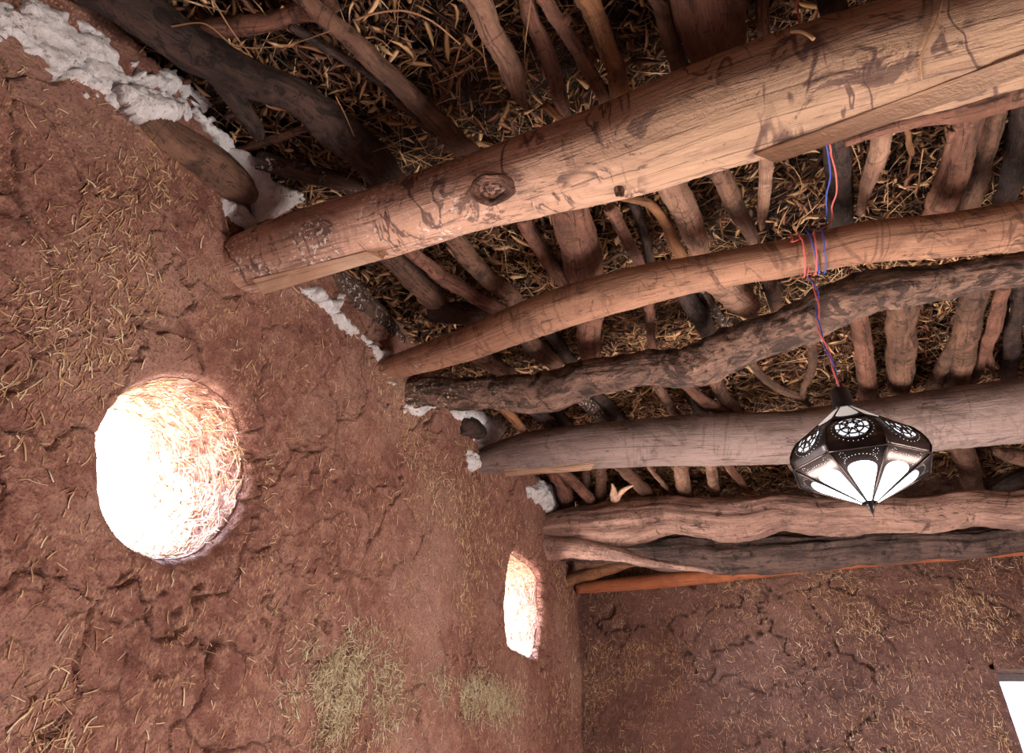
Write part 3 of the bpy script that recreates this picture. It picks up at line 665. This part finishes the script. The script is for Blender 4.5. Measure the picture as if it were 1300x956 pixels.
# ------------------------------------------------------------------ white plaster packed along the wall top
def inside(px, py, poly):
    r = np.zeros(px.shape, bool); n = len(poly)
    for i in range(n):
        x0, y0 = poly[i]; x1, y1 = poly[(i+1) % n]
        c = ((y0 > py) != (y1 > py)) & (px < (x1-x0)*(py-y0)/((y1-y0) or 1e-9)+x0); r ^= c
    return r
def seg_dist(px, py, poly):
    d = np.full(px.shape, 9.0); n = len(poly)
    for i in range(n):
        a = np.array(poly[i]); b = np.array(poly[(i+1) % n]); ab = b-a
        t = np.clip(((px-a[0])*ab[0]+(py-a[1])*ab[1])/(ab @ ab+1e-12), 0, 1)
        d = np.minimum(d, np.hypot(px-a[0]-t*ab[0], py-a[1]-t*ab[1]))
    return d
def patch(name, poly_px, label, thick=.018, rag=.04, base=.0, cut=.0, seed=1, st=.0045, slope=0.0):
    """a lumpy ragged crust of plaster on the left wall; the outline is carried onto the wall"""
    poly = [tuple(on(x, y, 'x', base)[1:]) for x, y in poly_px]
    A = np.array(poly); y0, z0 = A.min(0)-.05; y1, z1 = A.max(0)+.05
    yy = np.arange(y0, y1, st); zz = np.arange(z0, z1, st)
    Y, Z = np.meshgrid(yy, zz, indexing='ij')
    sd = np.where(inside(Y, Z, poly), 1, -1)*seg_dist(Y, Z, poly)
    P = np.stack([Y, Z, 0*Y+seed], -1)
    e = sd+rag*(fbm(P*14, 4, seed, .65))-cut*np.clip(fbm(P*24, 3, seed+4, .6)*2.2, 0, 1)
    h = base+wall_x(Y, Z)+thick*np.clip(e/.022, -1.2, 1)+.014*fbm(P*20, 4, seed+9, .65)+.010*fbm(P*52, 3, seed+12)
    fc = grid_faces(len(yy), len(zz)); e_ = e.ravel()
    k = (e_[fc] > -.006).all(1); fc = fc[k]
    if not len(fc): return
    X = np.where(e < .002, np.minimum(h, base+wall_x(Y, Z)-.004), h)
    V = np.stack([X, Y, Z], -1).reshape(-1, 3); ids = np.unique(fc); rm = -np.ones(len(V), int); rm[ids] = np.arange(len(ids))
    Vf = V[ids]; f1 = rm[fc]
    # close the back so the crust is a solid
    Vb = Vf.copy(); Vb[:, 0] = np.minimum(Vf[:, 0]-.004, base-.03)
    n = len(Vf); ed = {}
    for q in f1:
        for i in range(4):
            a, b = int(q[i]), int(q[(i+1) % 4]); ed[(a, b)] = 1
    side = [[a, b, b+n, a+n] for (a, b) in ed if (b, a) not in ed]
    allf = np.vstack([f1[:, ::-1], f1+n, np.array([s for s in side])])
    o = link(name, np.vstack([Vf, Vb]), allf, M['plaster'])
    tag(o, label, 'plaster', 'white plaster lumps along the wall top', 'thing'); return o
patch('plaster_patch', [(-20,-10),(40,-8),(75,5),(110,20),(135,35),(160,85),(190,112),(232,130),(238,152),(200,160),(170,158),(140,135),(100,110),(60,85),(20,62),(-20,48)], 'largest white plaster patch, ragged and cracked, at the top left of the left wall', rag=.05, cut=.022, seed=1, thick=.016)
patch('plaster_patch', [(160,80),(200,92),(250,110),(272,132),(262,138),(230,128),(190,112),(165,100)], 'thin crumbly white plaster strip under the thick dark branch', thick=.02, rag=.05, cut=.04, seed=2, base=.01)
patch('plaster_patch', [(155,110),(200,118),(234,132),(236,150),(218,162),(180,160),(158,140)], 'rounded white plaster lump at the upper end of the sunken log', thick=.018, rag=.03, cut=.012, seed=3, base=.040)
patch('plaster_patch', [(246,140),(272,150),(298,175),(296,192),(282,186),(262,165)], 'narrow speckled white plaster piece right above the sunken log', rag=.03, cut=.015, seed=4, base=.02)
patch('plaster_patch', [(298,190),(335,206),(338,228),(372,238),(386,254),(365,268),(332,276),(326,258),(312,225)], 'white plaster wedge between the sunken log and the thickest beam', rag=.02, cut=.006, seed=5, base=.03, thick=.03)
patch('plaster_patch', [(280,252),(308,258),(330,268),(330,282),(316,298),(300,285),(285,275)], 'small white plaster patch just above the end of the thickest beam', rag=.03, cut=.02, seed=6)
patch('plaster_patch', [(382,362),(408,360),(420,378),(442,372),(432,392),(462,425),(480,440),(496,450),(492,464),(478,456),(458,430),(430,410),(410,390),(388,372)], 'long white plaster streak between the thickest beam and the orange-brown one', rag=.022, cut=.008, seed=7, base=.005)
patch('plaster_patch', [(477,462),(488,470),(492,482),(502,488),(494,492),(482,480)], 'thin white plaster edge around the end of the orange-brown beam', rag=.015, seed=8, thick=.015)
patch('plaster_patch', [(520,480),(540,484),(550,498),(552,518),(535,528),(512,524),(516,500)], 'square white plaster lump left of the end of the flaking beam', rag=.025, cut=.01, seed=9)
patch('plaster_patch', [(560,518),(600,518),(617,522),(616,540),(600,558),(592,548),(584,534),(566,528)], 'white plaster patch with a dark hollow under the flaking beam', rag=.03, cut=.012, seed=10)
patch('plaster_patch', [(612,528),(638,526),(636,548),(622,566),(606,572),(606,552)], 'tall white plaster lump above the end of the grey beam', rag=.03, cut=.008, seed=11, thick=.035)
patch('plaster_patch', [(592,575),(610,570),(612,592),(606,606),(588,600)], 'faint white plaster smear beside the end of the grey beam', rag=.04, cut=.025, seed=12, thick=.018)
patch('plaster_patch', [(663,616),(690,610),(712,618),(716,636),(702,646),(698,656),(688,640),(668,632)], 'cracked white plaster lump between the grey beam and the mauve-grey log', rag=.05, cut=.014, seed=13, thick=.04)
stone = limb('stone', [(586,540,11),(600,545,14),(612,550,9)], 'br_dark', ('x', .01), 'dark rounded stone set in the hollow of the plaster under the flaking beam', cat='stone', ext=(0,0), rough=.2)

# ------------------------------------------------------------------ leaves and straw
def scatter_ceiling(n, dens):
    out = []
    while len(out) < n:
        x = RNG.uniform(-.4, 3.1, n*3); y = RNG.uniform(.05, 3.8, n*3)
        P = np.stack([x, y, 0*x], -1); d = fbm(P*2.2, 3, dens)
        k = RNG.uniform(0, 1, n*3) < np.clip(.75+d*1.0, .25, 1)
        out += list(zip(x[k], y[k]))
    return np.array(out[:n])
def make_blades(name, n, Lr, Wr, zr, mat, flat, bend, tilt, prof, seed, label, cat):
    c = scatter_ceiling(n, seed); K = 5
    az = RNG.uniform(0, 2*math.pi, n)+1.2*vnoise(np.stack([c[:, 0]*3, c[:, 1]*3, 0*c[:, 0]], -1), 5); el = RNG.normal(0, tilt, n)
    d = np.stack([np.cos(az)*np.cos(el), np.sin(az)*np.cos(el), np.sin(el)], -1)
    L = RNG.uniform(*Lr, n)*RNG.uniform(.6, 1.2, n); w = RNG.uniform(*Wr, n)
    b = RNG.normal(size=(n, 3))*bend; t = np.linspace(-.5, .5, K)
    z = RNG.uniform(*zr, n)
    P = np.stack([c[:, 0], c[:, 1], z], -1)[:, None, :]+d[:, None, :]*(L[:, None]*t[None, :])[..., None]+b[:, None, :]*(L[:, None]*(t[None, :]**2*4))[..., None]
    P[..., 2] = np.minimum(P[..., 2], 2.985)
    o = blades(name, P, w, flat, mat, prof=np.array(prof)); tag(o, label, cat, kind='stuff'); return o
make_blades('dead_leaves', 62000, (.03, .085), (.006, .016), (2.875, 2.972), M['leaf'], .10, .10, .42, [.15, .8, 1, .7, .1], 61, 'mat of dry brown leaves packed above the branches', 'leaves')
make_blades('dry_straw', 8500, (.07, .22), (.0016, .0034), (2.87, 2.96), M['straw'], .7, .045, .14, [.8, 1, 1, .9, .7], 66, 'loose golden straw and grass stalks caught in the roof', 'straw')
make_blades('dry_twigs', 1800, (.10, .30), (.003, .006), (2.89, 2.955), M['leaf_grey'], .8, .06, .12, [1, 1, .9, .8, .6], 71, 'thin grey twigs tangled among the roof leaves', 'twigs')

def stalk(name, pts, r, mat, label, plane=('z', 2.80), cat='straw'):
    rows = [on(p[0], p[1], plane[0], p[2] if len(p) > 2 else plane[1]) for p in pts]
    C = spline(np.array(rows), .012)[:, :3]
    V, Fs, W = tube_data(C, np.linspace(r, r*.6, len(C)), 6, 1)
    o = link(name, V, Fs, M[mat], wc=W); tag(o, label, cat, 'single straw stalks hanging from the roof', 'thing'); return o
stalk('straw_stalk', [(448,26),(480,16),(515,14),(550,28),(584,56)], .0030, 'straw', 'pale straw stalk arching beside the splintered stub at the top')
stalk('straw_stalk', [(215,34),(260,30),(300,58),(360,58),(418,40)], .0018, 'straw', 'pale stalk crossing the top of the thick dark branch')
stalk('straw_stalk', [(426,122),(440,150),(455,190),(464,238)], .0018, 'straw', 'long thin stalk hanging to the left part of the thickest beam')
stalk('straw_stalk', [(440,228),(455,206),(480,190),(512,184)], .0016, 'straw', 'thin stalk curling over the foot of the thick dark branch')
stalk('straw_stalk', [(270,0),(295,40),(318,70)], .0020, 'straw', 'short pale stalk near the top edge left of the long brown branch')
stalk('straw_stalk', [(612,50),(616,80),(622,104)], .0015, 'straw', 'straight thin stalk left of the splintered stub')
stalk('straw_stalk', [(674,0),(666,70),(672,108),(684,126)], .0015, 'straw', 'upright stalk right of the splintered stub')
stalk('straw_stalk', [(970,330,2.70),(962,326,2.72),(962,300,2.75)], .0016, 'straw', 'short curl of straw on the orange-brown beam')
stalk('straw_stalk', [(1172,188),(1168,215),(1164,245)], .0018, 'straw', 'pale stalk hanging right of the forked peeling branch')
stalk('straw_stalk', [(1080,180),(1090,206),(1094,226)], .0018, 'straw', 'thin stalk between the dark upright branch and the forked one')
stalk('straw_stalk', [(1126,198),(1122,215),(1117,228)], .0014, 'straw', 'small stalk leaning on the forked peeling branch')
stalk('straw_stalk', [(640,310),(644,345),(652,380)], .0014, 'straw', 'thin stalk above the orange-brown beam near the two-toned branch')
stalk('straw_stalk', [(1010,262),(1018,236),(1006,212),(984,204)], .0014, 'straw', 'curved stalk right of the flat pointed stake')
def surf_stalk(pts, r, label):
    rows = [surf(1, x, y, .004)[0] for x, y in pts]; rows = [p for p in rows if p is not None]
    C = spline(np.array(rows), .01)[:, :3]; V, Fs, W = tube_data(C, np.full(len(C), r), 8, 1)
    tag(link('straw_stalk', V, Fs, M['straw'], wc=W), label, 'straw', 'single straw stalks hanging from the roof', 'thing')
surf_stalk([(1194,4),(1188,28),(1176,52),(1168,76),(1169,100)], .0016, 'thin pale stalk lying down the face of the thickest beam at the right')
surf_stalk([(1004,43),(1016,42),(1026,46),(1033,52)], .0038, 'short pale peg across the top of the thickest beam at the wire')

def wall_straw(name, n, coords, normal_axis, mat, seed, label, dens_fn, Lr=(.007, .036), Wr=(.0012, .0034), vert=.0):
    a, b = coords(n*5); keep = RNG.uniform(0, 1, len(a)) < dens_fn(a, b); a, b = a[keep][:n], b[keep][:n]; n = len(a)
    th = RNG.uniform(0, math.pi, n); 
    v = RNG.uniform(0, 1, n) < vert; th = np.where(v, math.pi/2+RNG.normal(0, .3, n), th)
    L = RNG.uniform(*Lr, n); w = RNG.uniform(*Wr, n); K = 4; t = np.linspace(-.5, .5, K)
    cv = RNG.normal(0, .06, n)
    A = a[:, None]+np.cos(th)[:, None]*L[:, None]*t-np.sin(th)[:, None]*(cv*L)[:, None]*(t**2*4-.4)
    B = b[:, None]+np.sin(th)[:, None]*L[:, None]*t+np.cos(th)[:, None]*(cv*L)[:, None]*(t**2*4-.4)
    lift = .0010+(RNG.uniform(0, .003, n))[:, None]+(RNG.uniform(-.12, .25, n)*L)[:, None]*(t+.5)*.5
    if normal_axis == 'x': P = np.stack([wall_x(A, B)+lift, A, B], -1)
    else: P = np.stack([A, YB-mud_relief(A, B, 40, .8)-lift, B], -1)
    o = blades(name, P, w, .5, mat); tag(o, label, 'straw', kind='stuff'); return o
def d_left(a, b):
    P = np.stack([a, b, 0*a], -1); c = fbm(P*3.4, 3, 81)
    free = (sd_round(a, b)[0] > .035)
    s2 = np.hypot(a-SLOT[0], b-SLOT[1])-slot_r(np.arctan2(b-SLOT[1], a-SLOT[0]))
    return np.clip(.07+np.clip(c-.02, 0, 1)*2.0, 0, 1)*free*(s2 > .035)*(b < 2.68)*np.clip(1.25-a*.38, .22, 1)
wall_straw('straw_flecks', 13000, lambda n: (RNG.uniform(.05, 3.8, n), RNG.uniform(1.35, 2.78, n)), 'x', M['straw_wall'], 1, 'chopped straw bedded all over the red mud of the left wall', d_left, vert=.35)
pc = on(440, 850, 'x', 0); pc2 = on(580, 870, 'x', 0)
def d_green(a, b):
    P = np.stack([a, b, 0*a], -1); c = fbm(P*9, 3, 85)
    g = np.exp(-((a-pc[1])/.20)**2-((b-pc[2]+.05)/.11)**2)+.8*np.exp(-((a-pc2[1]-.1)/.40)**2-((b-pc2[2]+.02)/.06)**2)
    return np.clip(g*(1+c*1.8), 0, 1)
wall_straw('pale_straw_patch', 12000, lambda n: (RNG.uniform(pc[1]-.5, pc[1]+1.7, n), RNG.uniform(pc[2]-.4, pc[2]+.25, n)), 'x', M['straw_green'], 2, 'dense greenish-grey straw patch low in the middle of the left wall', d_green, Wr=(.0012, .0028))
def d_back(a, b):
    P = np.stack([a, b, 0*a], -1); c = fbm(P*4, 3, 91)
    return np.clip(.15+np.clip(c, 0, 1)*2, 0, 1)*(b < 2.6)*~((a > wx0-.03) & (a < wx1+.03) & (b > wz0-.03) & (b < wz1+.03))
wall_straw('straw_flecks', 9000, lambda n: (RNG.uniform(.02, 3.2, n), RNG.uniform(1.35, 2.6, n)), 'y', M['straw_wall'], 3, 'chopped straw bedded in the red mud of the back wall', d_back, vert=.4)
# straw in the tunnels of the two windows
def tunnel_straw(cy, cz, rf, n, label):
    a = RNG.uniform(0, 2*math.pi, n); d = RNG.uniform(0, 1, n); K = 4; t = np.linspace(-.5, .5, K)
    L = RNG.uniform(.015, .06, n); al = RNG.uniform(-.5, .5, n)+np.where(RNG.uniform(0, 1, n) < .5, 0, 1.3)
    r0 = rf(a)*.955
    A = a[:, None]+(np.cos(al)*L/r0)[:, None]*t; D = d[:, None]+(np.sin(al)*L/.33)[:, None]*t
    P3 = np.stack([np.cos(A)*1.6, np.sin(A)*1.6, D*2.4], -1)
    g = 0 if cy < 2 else .05
    R = rf(A)*(1+g*D)+np.minimum(np.clip(D, 0, 1)*8, 1)*(.016*fbm(P3*2, 4, 31, .6)+.006*fbm(P3*9, 3, 35, .6))-.002-RNG.uniform(0, .006, n)[:, None]
    P = np.stack([-LIP-D*.36, cy+np.cos(A)*R, cz+np.sin(A)*R], -1)
    o = blades('straw_flecks', P, RNG.uniform(.0014, .0034, n), .5, M['straw_wall']); tag(o, label, 'straw', kind='stuff')
tunnel_straw(ROUND[0], ROUND[1], round_r, 1800, 'chopped straw in the rim of the round window')
tunnel_straw(SLOT[0], SLOT[1], slot_r, 1500, 'chopped straw in the rim of the narrow window by the corner')

# ------------------------------------------------------------------ wires
C2, R2 = LOGS[2][1], LOGS[2][2]
def beam_at(px):
    best = min(range(len(C2)), key=lambda i: abs((650+F*((C2[i]-CAM) @ _R)/((C2[i]-CAM) @ _f))-px))
    i = min(max(best, 1), len(C2)-2); t = C2[i+1]-C2[i-1]; return C2[i], R2[i], t/np.linalg.norm(t)
def wrap(px, slant, phase=0, turns=1.0, n=40, lift=.006):
    c, r, t = beam_at(px); a = np.cross(t, [0, 0, 1.]); a /= np.linalg.norm(a); b = np.cross(a, t)
    out = []
    for k in range(int(n*turns)+1):
        th = phase+2*math.pi*k/n
        out.append(c+(r*1.045+lift)*(a*math.cos(th)+b*math.sin(th))+t*slant*(k/n-.5*turns))
    return np.array(out)
def wire(name, lines_, mat, label, r=.0021):
    L = np.vstack([np.array(l) for l in lines_]); C = spline(L, .008)[:, :3]
    V, Fs, W = tube_data(C, np.full(len(C), r), 8, 1); tag(link(name, V, Fs, M[mat], wc=W), label, 'wire', kind='thing')
HK = on(1025, 350, 'z', 2.585)              # where the wires leave the beam
LZ = -.342                                   # drop from there to the lantern's socket
LT = HK+np.array([0, 0, LZ])
def drop(ph, amp):
    out = []
    for k in range(60):
        t = k/59; a = ph+t*2*math.pi*3.0; A = amp*min(1, t*6)*(1-.5*t)
        off = .012*math.sin(t*9)*(1-t)
        out.append(HK+np.array([A*math.cos(a)+off, A*math.sin(a), LZ*t]))
    return out
wire('red_wire', [[on(1013,-20,'z',2.76), on(1012,8,'z',2.755), on(1015,30,'z',2.75), on(1017,48,'z',2.745)],
                  [on(1052,178,'z',2.72), on(1055,196,'z',2.72), on(1061,220,'z',2.72), on(1062,244,'z',2.72), on(1056,262,'z',2.72), on(1052,285,'z',2.72)],
                  wrap(1016, .022), wrap(1027, .035, .4), drop(0, .004)], 'red', 'red electric wire looped over the logs and down to the lantern')
wire('blue_wire', [[on(1048,178,'z',2.72), on(1052,200,'z',2.72), on(1054,225,'z',2.72), on(1049,250,'z',2.72), on(1048,285,'z',2.72)],
                   wrap(1037, .025, .8), wrap(1034, -.02, 1.2), drop(math.pi, .004)], 'blue', 'blue electric wire twisted with the red one down to the lantern', .0019)

# ------------------------------------------------------------------ the lantern
U = .00166                                   # metres per drawing unit
def lathe(prof, n=24, ang=0):
    V = [[r*math.cos(ang+2*math.pi*k/n), r*math.sin(ang+2*math.pi*k/n), z] for r, z in prof for k in range(n)]
    return np.array(V)*U, grid_faces(len(prof), n, True).tolist()+[list(range(n)), [(len(prof)-1)*n+k for k in range(n)][::-1]]
LC = LT+np.array([0, 0, -100*U])            # centre of the widest ring
lan = empty('hanging_lantern', tuple(LC)); tag(lan, 'eight-sided pierced metal lantern with lit white glass hanging from wires', 'lantern')
face = math.atan2(CAM[1]-LC[1], CAM[0]-LC[0])+.04
lan.rotation_euler = (0, 0, 0)
NSEG = 8
def facet(prof, k, s, t, off=0.0):
    """point on facet k: s across (-1..1), t along the profile (0..1), lifted by off units"""
    t = min(max(t, 0), 1)*(len(prof)-1); i = min(int(t), len(prof)-2); u = t-i
    r = prof[i][0]*(1-u)+prof[i+1][0]*u; z = prof[i][1]*(1-u)+prof[i+1][1]*u
    dr = prof[i+1][0]-prof[i][0]; dz = prof[i+1][1]-prof[i][1]; L = math.hypot(dr, dz)
    nr, nz = -dz/L, dr/L                    # outward for a profile drawn from top to bottom
    if nr < 0 and abs(nr) > abs(nz)*.2: nr, nz = -nr, -nz
    a = face+k*2*math.pi/NSEG; half = math.tan(math.pi/NSEG)*s
    rc = r*math.cos(math.pi/NSEG)+off*nr
    x = rc*math.cos(a)-r*math.cos(math.pi/NSEG)*half*math.sin(a); y = rc*math.sin(a)+r*math.cos(math.pi/NSEG)*half*math.cos(a)
    return [x*U, y*U, (z+off*nz)*U]
TOPP = [(11, 72), (50, 38)]
BAND = [(51, 37), (60, 30), (72, 20), (81, 7), (85, -5), (82, -16)]
LOW = [(82, -16), (4, -59)]
def shell(name, prof, mat, inset=0.0, thick=2.0, nt=None, cols=9, parent=lan):
    V = []; nt = nt or 3*(len(prof)-1)+1; per = NSEG*(cols-1)
    for side in (0, -thick):
        for i in range(nt):
            for k in range(NSEG):
                for c in range(cols-1): V.append(facet(prof, k, -1+2*c/(cols-1), i/(nt-1), -inset+side))
    V = np.array(V); n = nt*per; f = grid_faces(nt, per, True)
    rims = []
    for i in (0, nt-1):
        for c in range(per):
            a = i*per+c; b = i*per+(c+1) % per; rims.append([a, b, b+n, a+n] if i == 0 else [b, a, a+n, b+n])
    return link(name, V, np.vstack([f, f[:, ::-1]+n, np.array(rims)]), M[mat], parent, smooth=False)
shell('middle_band', BAND, 'metal')
shell('lower_shell', LOW, 'metal')
shell('crown', [(13, 72), (51, 37)], 'metal', inset=1.2, thick=1.5)
v, f = lathe([(12, 70), (14, 72), (14, 76), (12.5, 77), (12.5, 99), (11, 102), (5, 103)], 24); link('socket', v, f, M['black'], lan)
v, f = lathe([(5, -57), (6, -60), (4, -63), (2.2, -68), (.4, -75)], 12); link('finial', v, f, M['metal'], lan)
def inlay(name, prof, k, shape, mat, off=.6, thick=1.0, parent=lan, rows=1):
    """a filled outline in facet coordinates, laid on the facet as a thin solid"""
    c = np.mean(shape, 0); n = len(shape); V = []
    rings = 5
    for o in (off+thick, off):
        for j in range(rings+1):
            q = 1-j/rings
            for s, t in shape: V.append(facet(prof, k, c[0]+(s-c[0])*q, c[1]+(t-c[1])*q, o))
    m = (rings+1)*n; V = np.array(V); f = grid_faces(rings+1, n, True)
    side = np.array([[i, (i+1) % n, (i+1) % n+m, i+m] for i in range(n)])
    return link(name, V, np.vstack([f, f[:, ::-1]+m, side]), M[mat], parent, smooth=False)
def strip(prof, k, pts, r, off):
    C = np.array([facet(prof, k, s, t, off) for s, t in pts]); return tube_data(C, np.full(len(C), r*U), 6, 1)
TH = np.linspace(0, 2*math.pi, 36, endpoint=False)
for k in range(NSEG):
    # upper glass, a panel with a curved lower edge
    sh = [(-.80, .06)]+[(-.86+1.72*i/14, .84-.10*(abs(i/7-1))**2*1.0) for i in range(15)]+[(.80, .06)]
    inlay('upper_pane', TOPP, k, sh, 'glass_top', .2, .8)
    # medallion
    cs, ct, ws, wt = 0, .47, .64, .30
    oval = [(cs+ws*math.cos(a), ct+wt*math.sin(a)) for a in TH]
    md = inlay('medallion', BAND, k, oval, 'glass_mid', .3, .6)
    fw = []
    for q in (.36, .70):
        fw.append(strip(BAND, k, [(cs+ws*q*math.cos(a), ct+wt*q*math.sin(a)) for a in np.linspace(0, 2*math.pi, 40)], 1.0, 1.2))
    fw.append(strip(BAND, k, [(cs+ws*1.02*math.cos(a), ct+wt*1.02*math.sin(a)) for a in np.linspace(0, 2*math.pi, 48)], .9, 1.2))
    for j in range(8):
        a0 = 2*math.pi*j/8
        for sg in (-1, 1):
            fw.append(strip(BAND, k, [(cs+ws*q*math.cos(a0+sg*.55*q), ct+wt*q*math.sin(a0+sg*.55*q)) for q in np.linspace(.2, 1.0, 12)], .85, 1.2))
    V_, F_, W_ = merge(fw); link('fretwork', V_, F_, M['metal'], md, wc=W_)
    # ring of pin holes that glow around medallion and petal
    V_, F_ = [], []
    pts = [(BAND, cs+ws*1.22*math.cos(a), ct+wt*1.25*math.sin(a), .5) for a in np.linspace(0, 2*math.pi, 30, endpoint=False)]
    pts += [(LOW, .72*math.cos(a), .26-.16*math.sin(a), .5) for a in np.linspace(.15, math.pi-.15, 15)]
    for cx_ in (-.62, .62): pts += [(LOW, cx_+.10*math.cos(a), .09+.05*math.sin(a), .38) for a in np.linspace(0, 2*math.pi, 7, endpoint=False)]
    for prof, s, t, rr in pts:
        b = len(V_); c0 = np.array(facet(prof, k, s, t, .35)); e1 = np.array(facet(prof, k, s+.01, t, .35))-c0; e2 = np.array(facet(prof, k, s, t+.01, .35))-c0
        e1 /= np.linalg.norm(e1); e2 /= np.linalg.norm(e2)
        for a in np.linspace(0, 2*math.pi, 6, endpoint=False): V_.append(c0+(e1*math.cos(a)+e2*math.sin(a))*rr*U)
        F_.append(list(range(b, b+6)))
    tag(link('pin_holes', np.array(V_), F_, M['glass_mid'], md, smooth=False), kind='stuff')
    # lower petal of glass
    pet = [(-.62, .93), (-.70, .80), (-.74, .60), (-.76, .42)]+[(-.76*math.cos(a), .38-.16*math.sin(a)) for a in np.linspace(.15, math.pi-.15, 13)]+[(.76, .42), (.74, .60), (.70, .80), (.62, .93)]
    inlay('petal_pane', LOW, k, pet, 'glass_low', .3, .8)
# ribs along every edge
for k in range(NSEG):
    a = [np.array(facet(p, k, 1, t, .4)) for p, t in [(TOPP, 0), (TOPP, .5), (TOPP, 1)]]
    a += [np.array(facet(BAND, k, 1, t, .3)) for t in (.1, .25, .4, .55, .7, .85, 1)]
    C = np.array(a); v1 = tube_data(C, np.full(len(C), 1.1*U), 8, 1)
    v, f, w = merge([v1]); link('rib', v, f, M['metal'], lan, wc=w)
    C = np.array([facet(LOW, k, 1, t, .4) for t in (0, .3, .6, 1)]); v, f, w = tube_data(C, np.full(4, 1.2*U), 8, 1); link('lower_rib', v, f, M['metal'], lan, wc=w)
# rims where the tiers meet
for nm, prof, t in (('crown_rim', TOPP, 1), ('waist_rim', BAND, 1)):
    P = [facet(prof, k, s, t, .5) for k in range(NSEG) for s in (-1, -.5, 0, .5)]; P.append(P[0]); C = np.array(P)
    v, f, w = tube_data(C, np.full(len(C), 1.3*U), 8, 1); link(nm, v, f, M['metal'], lan, wc=w)
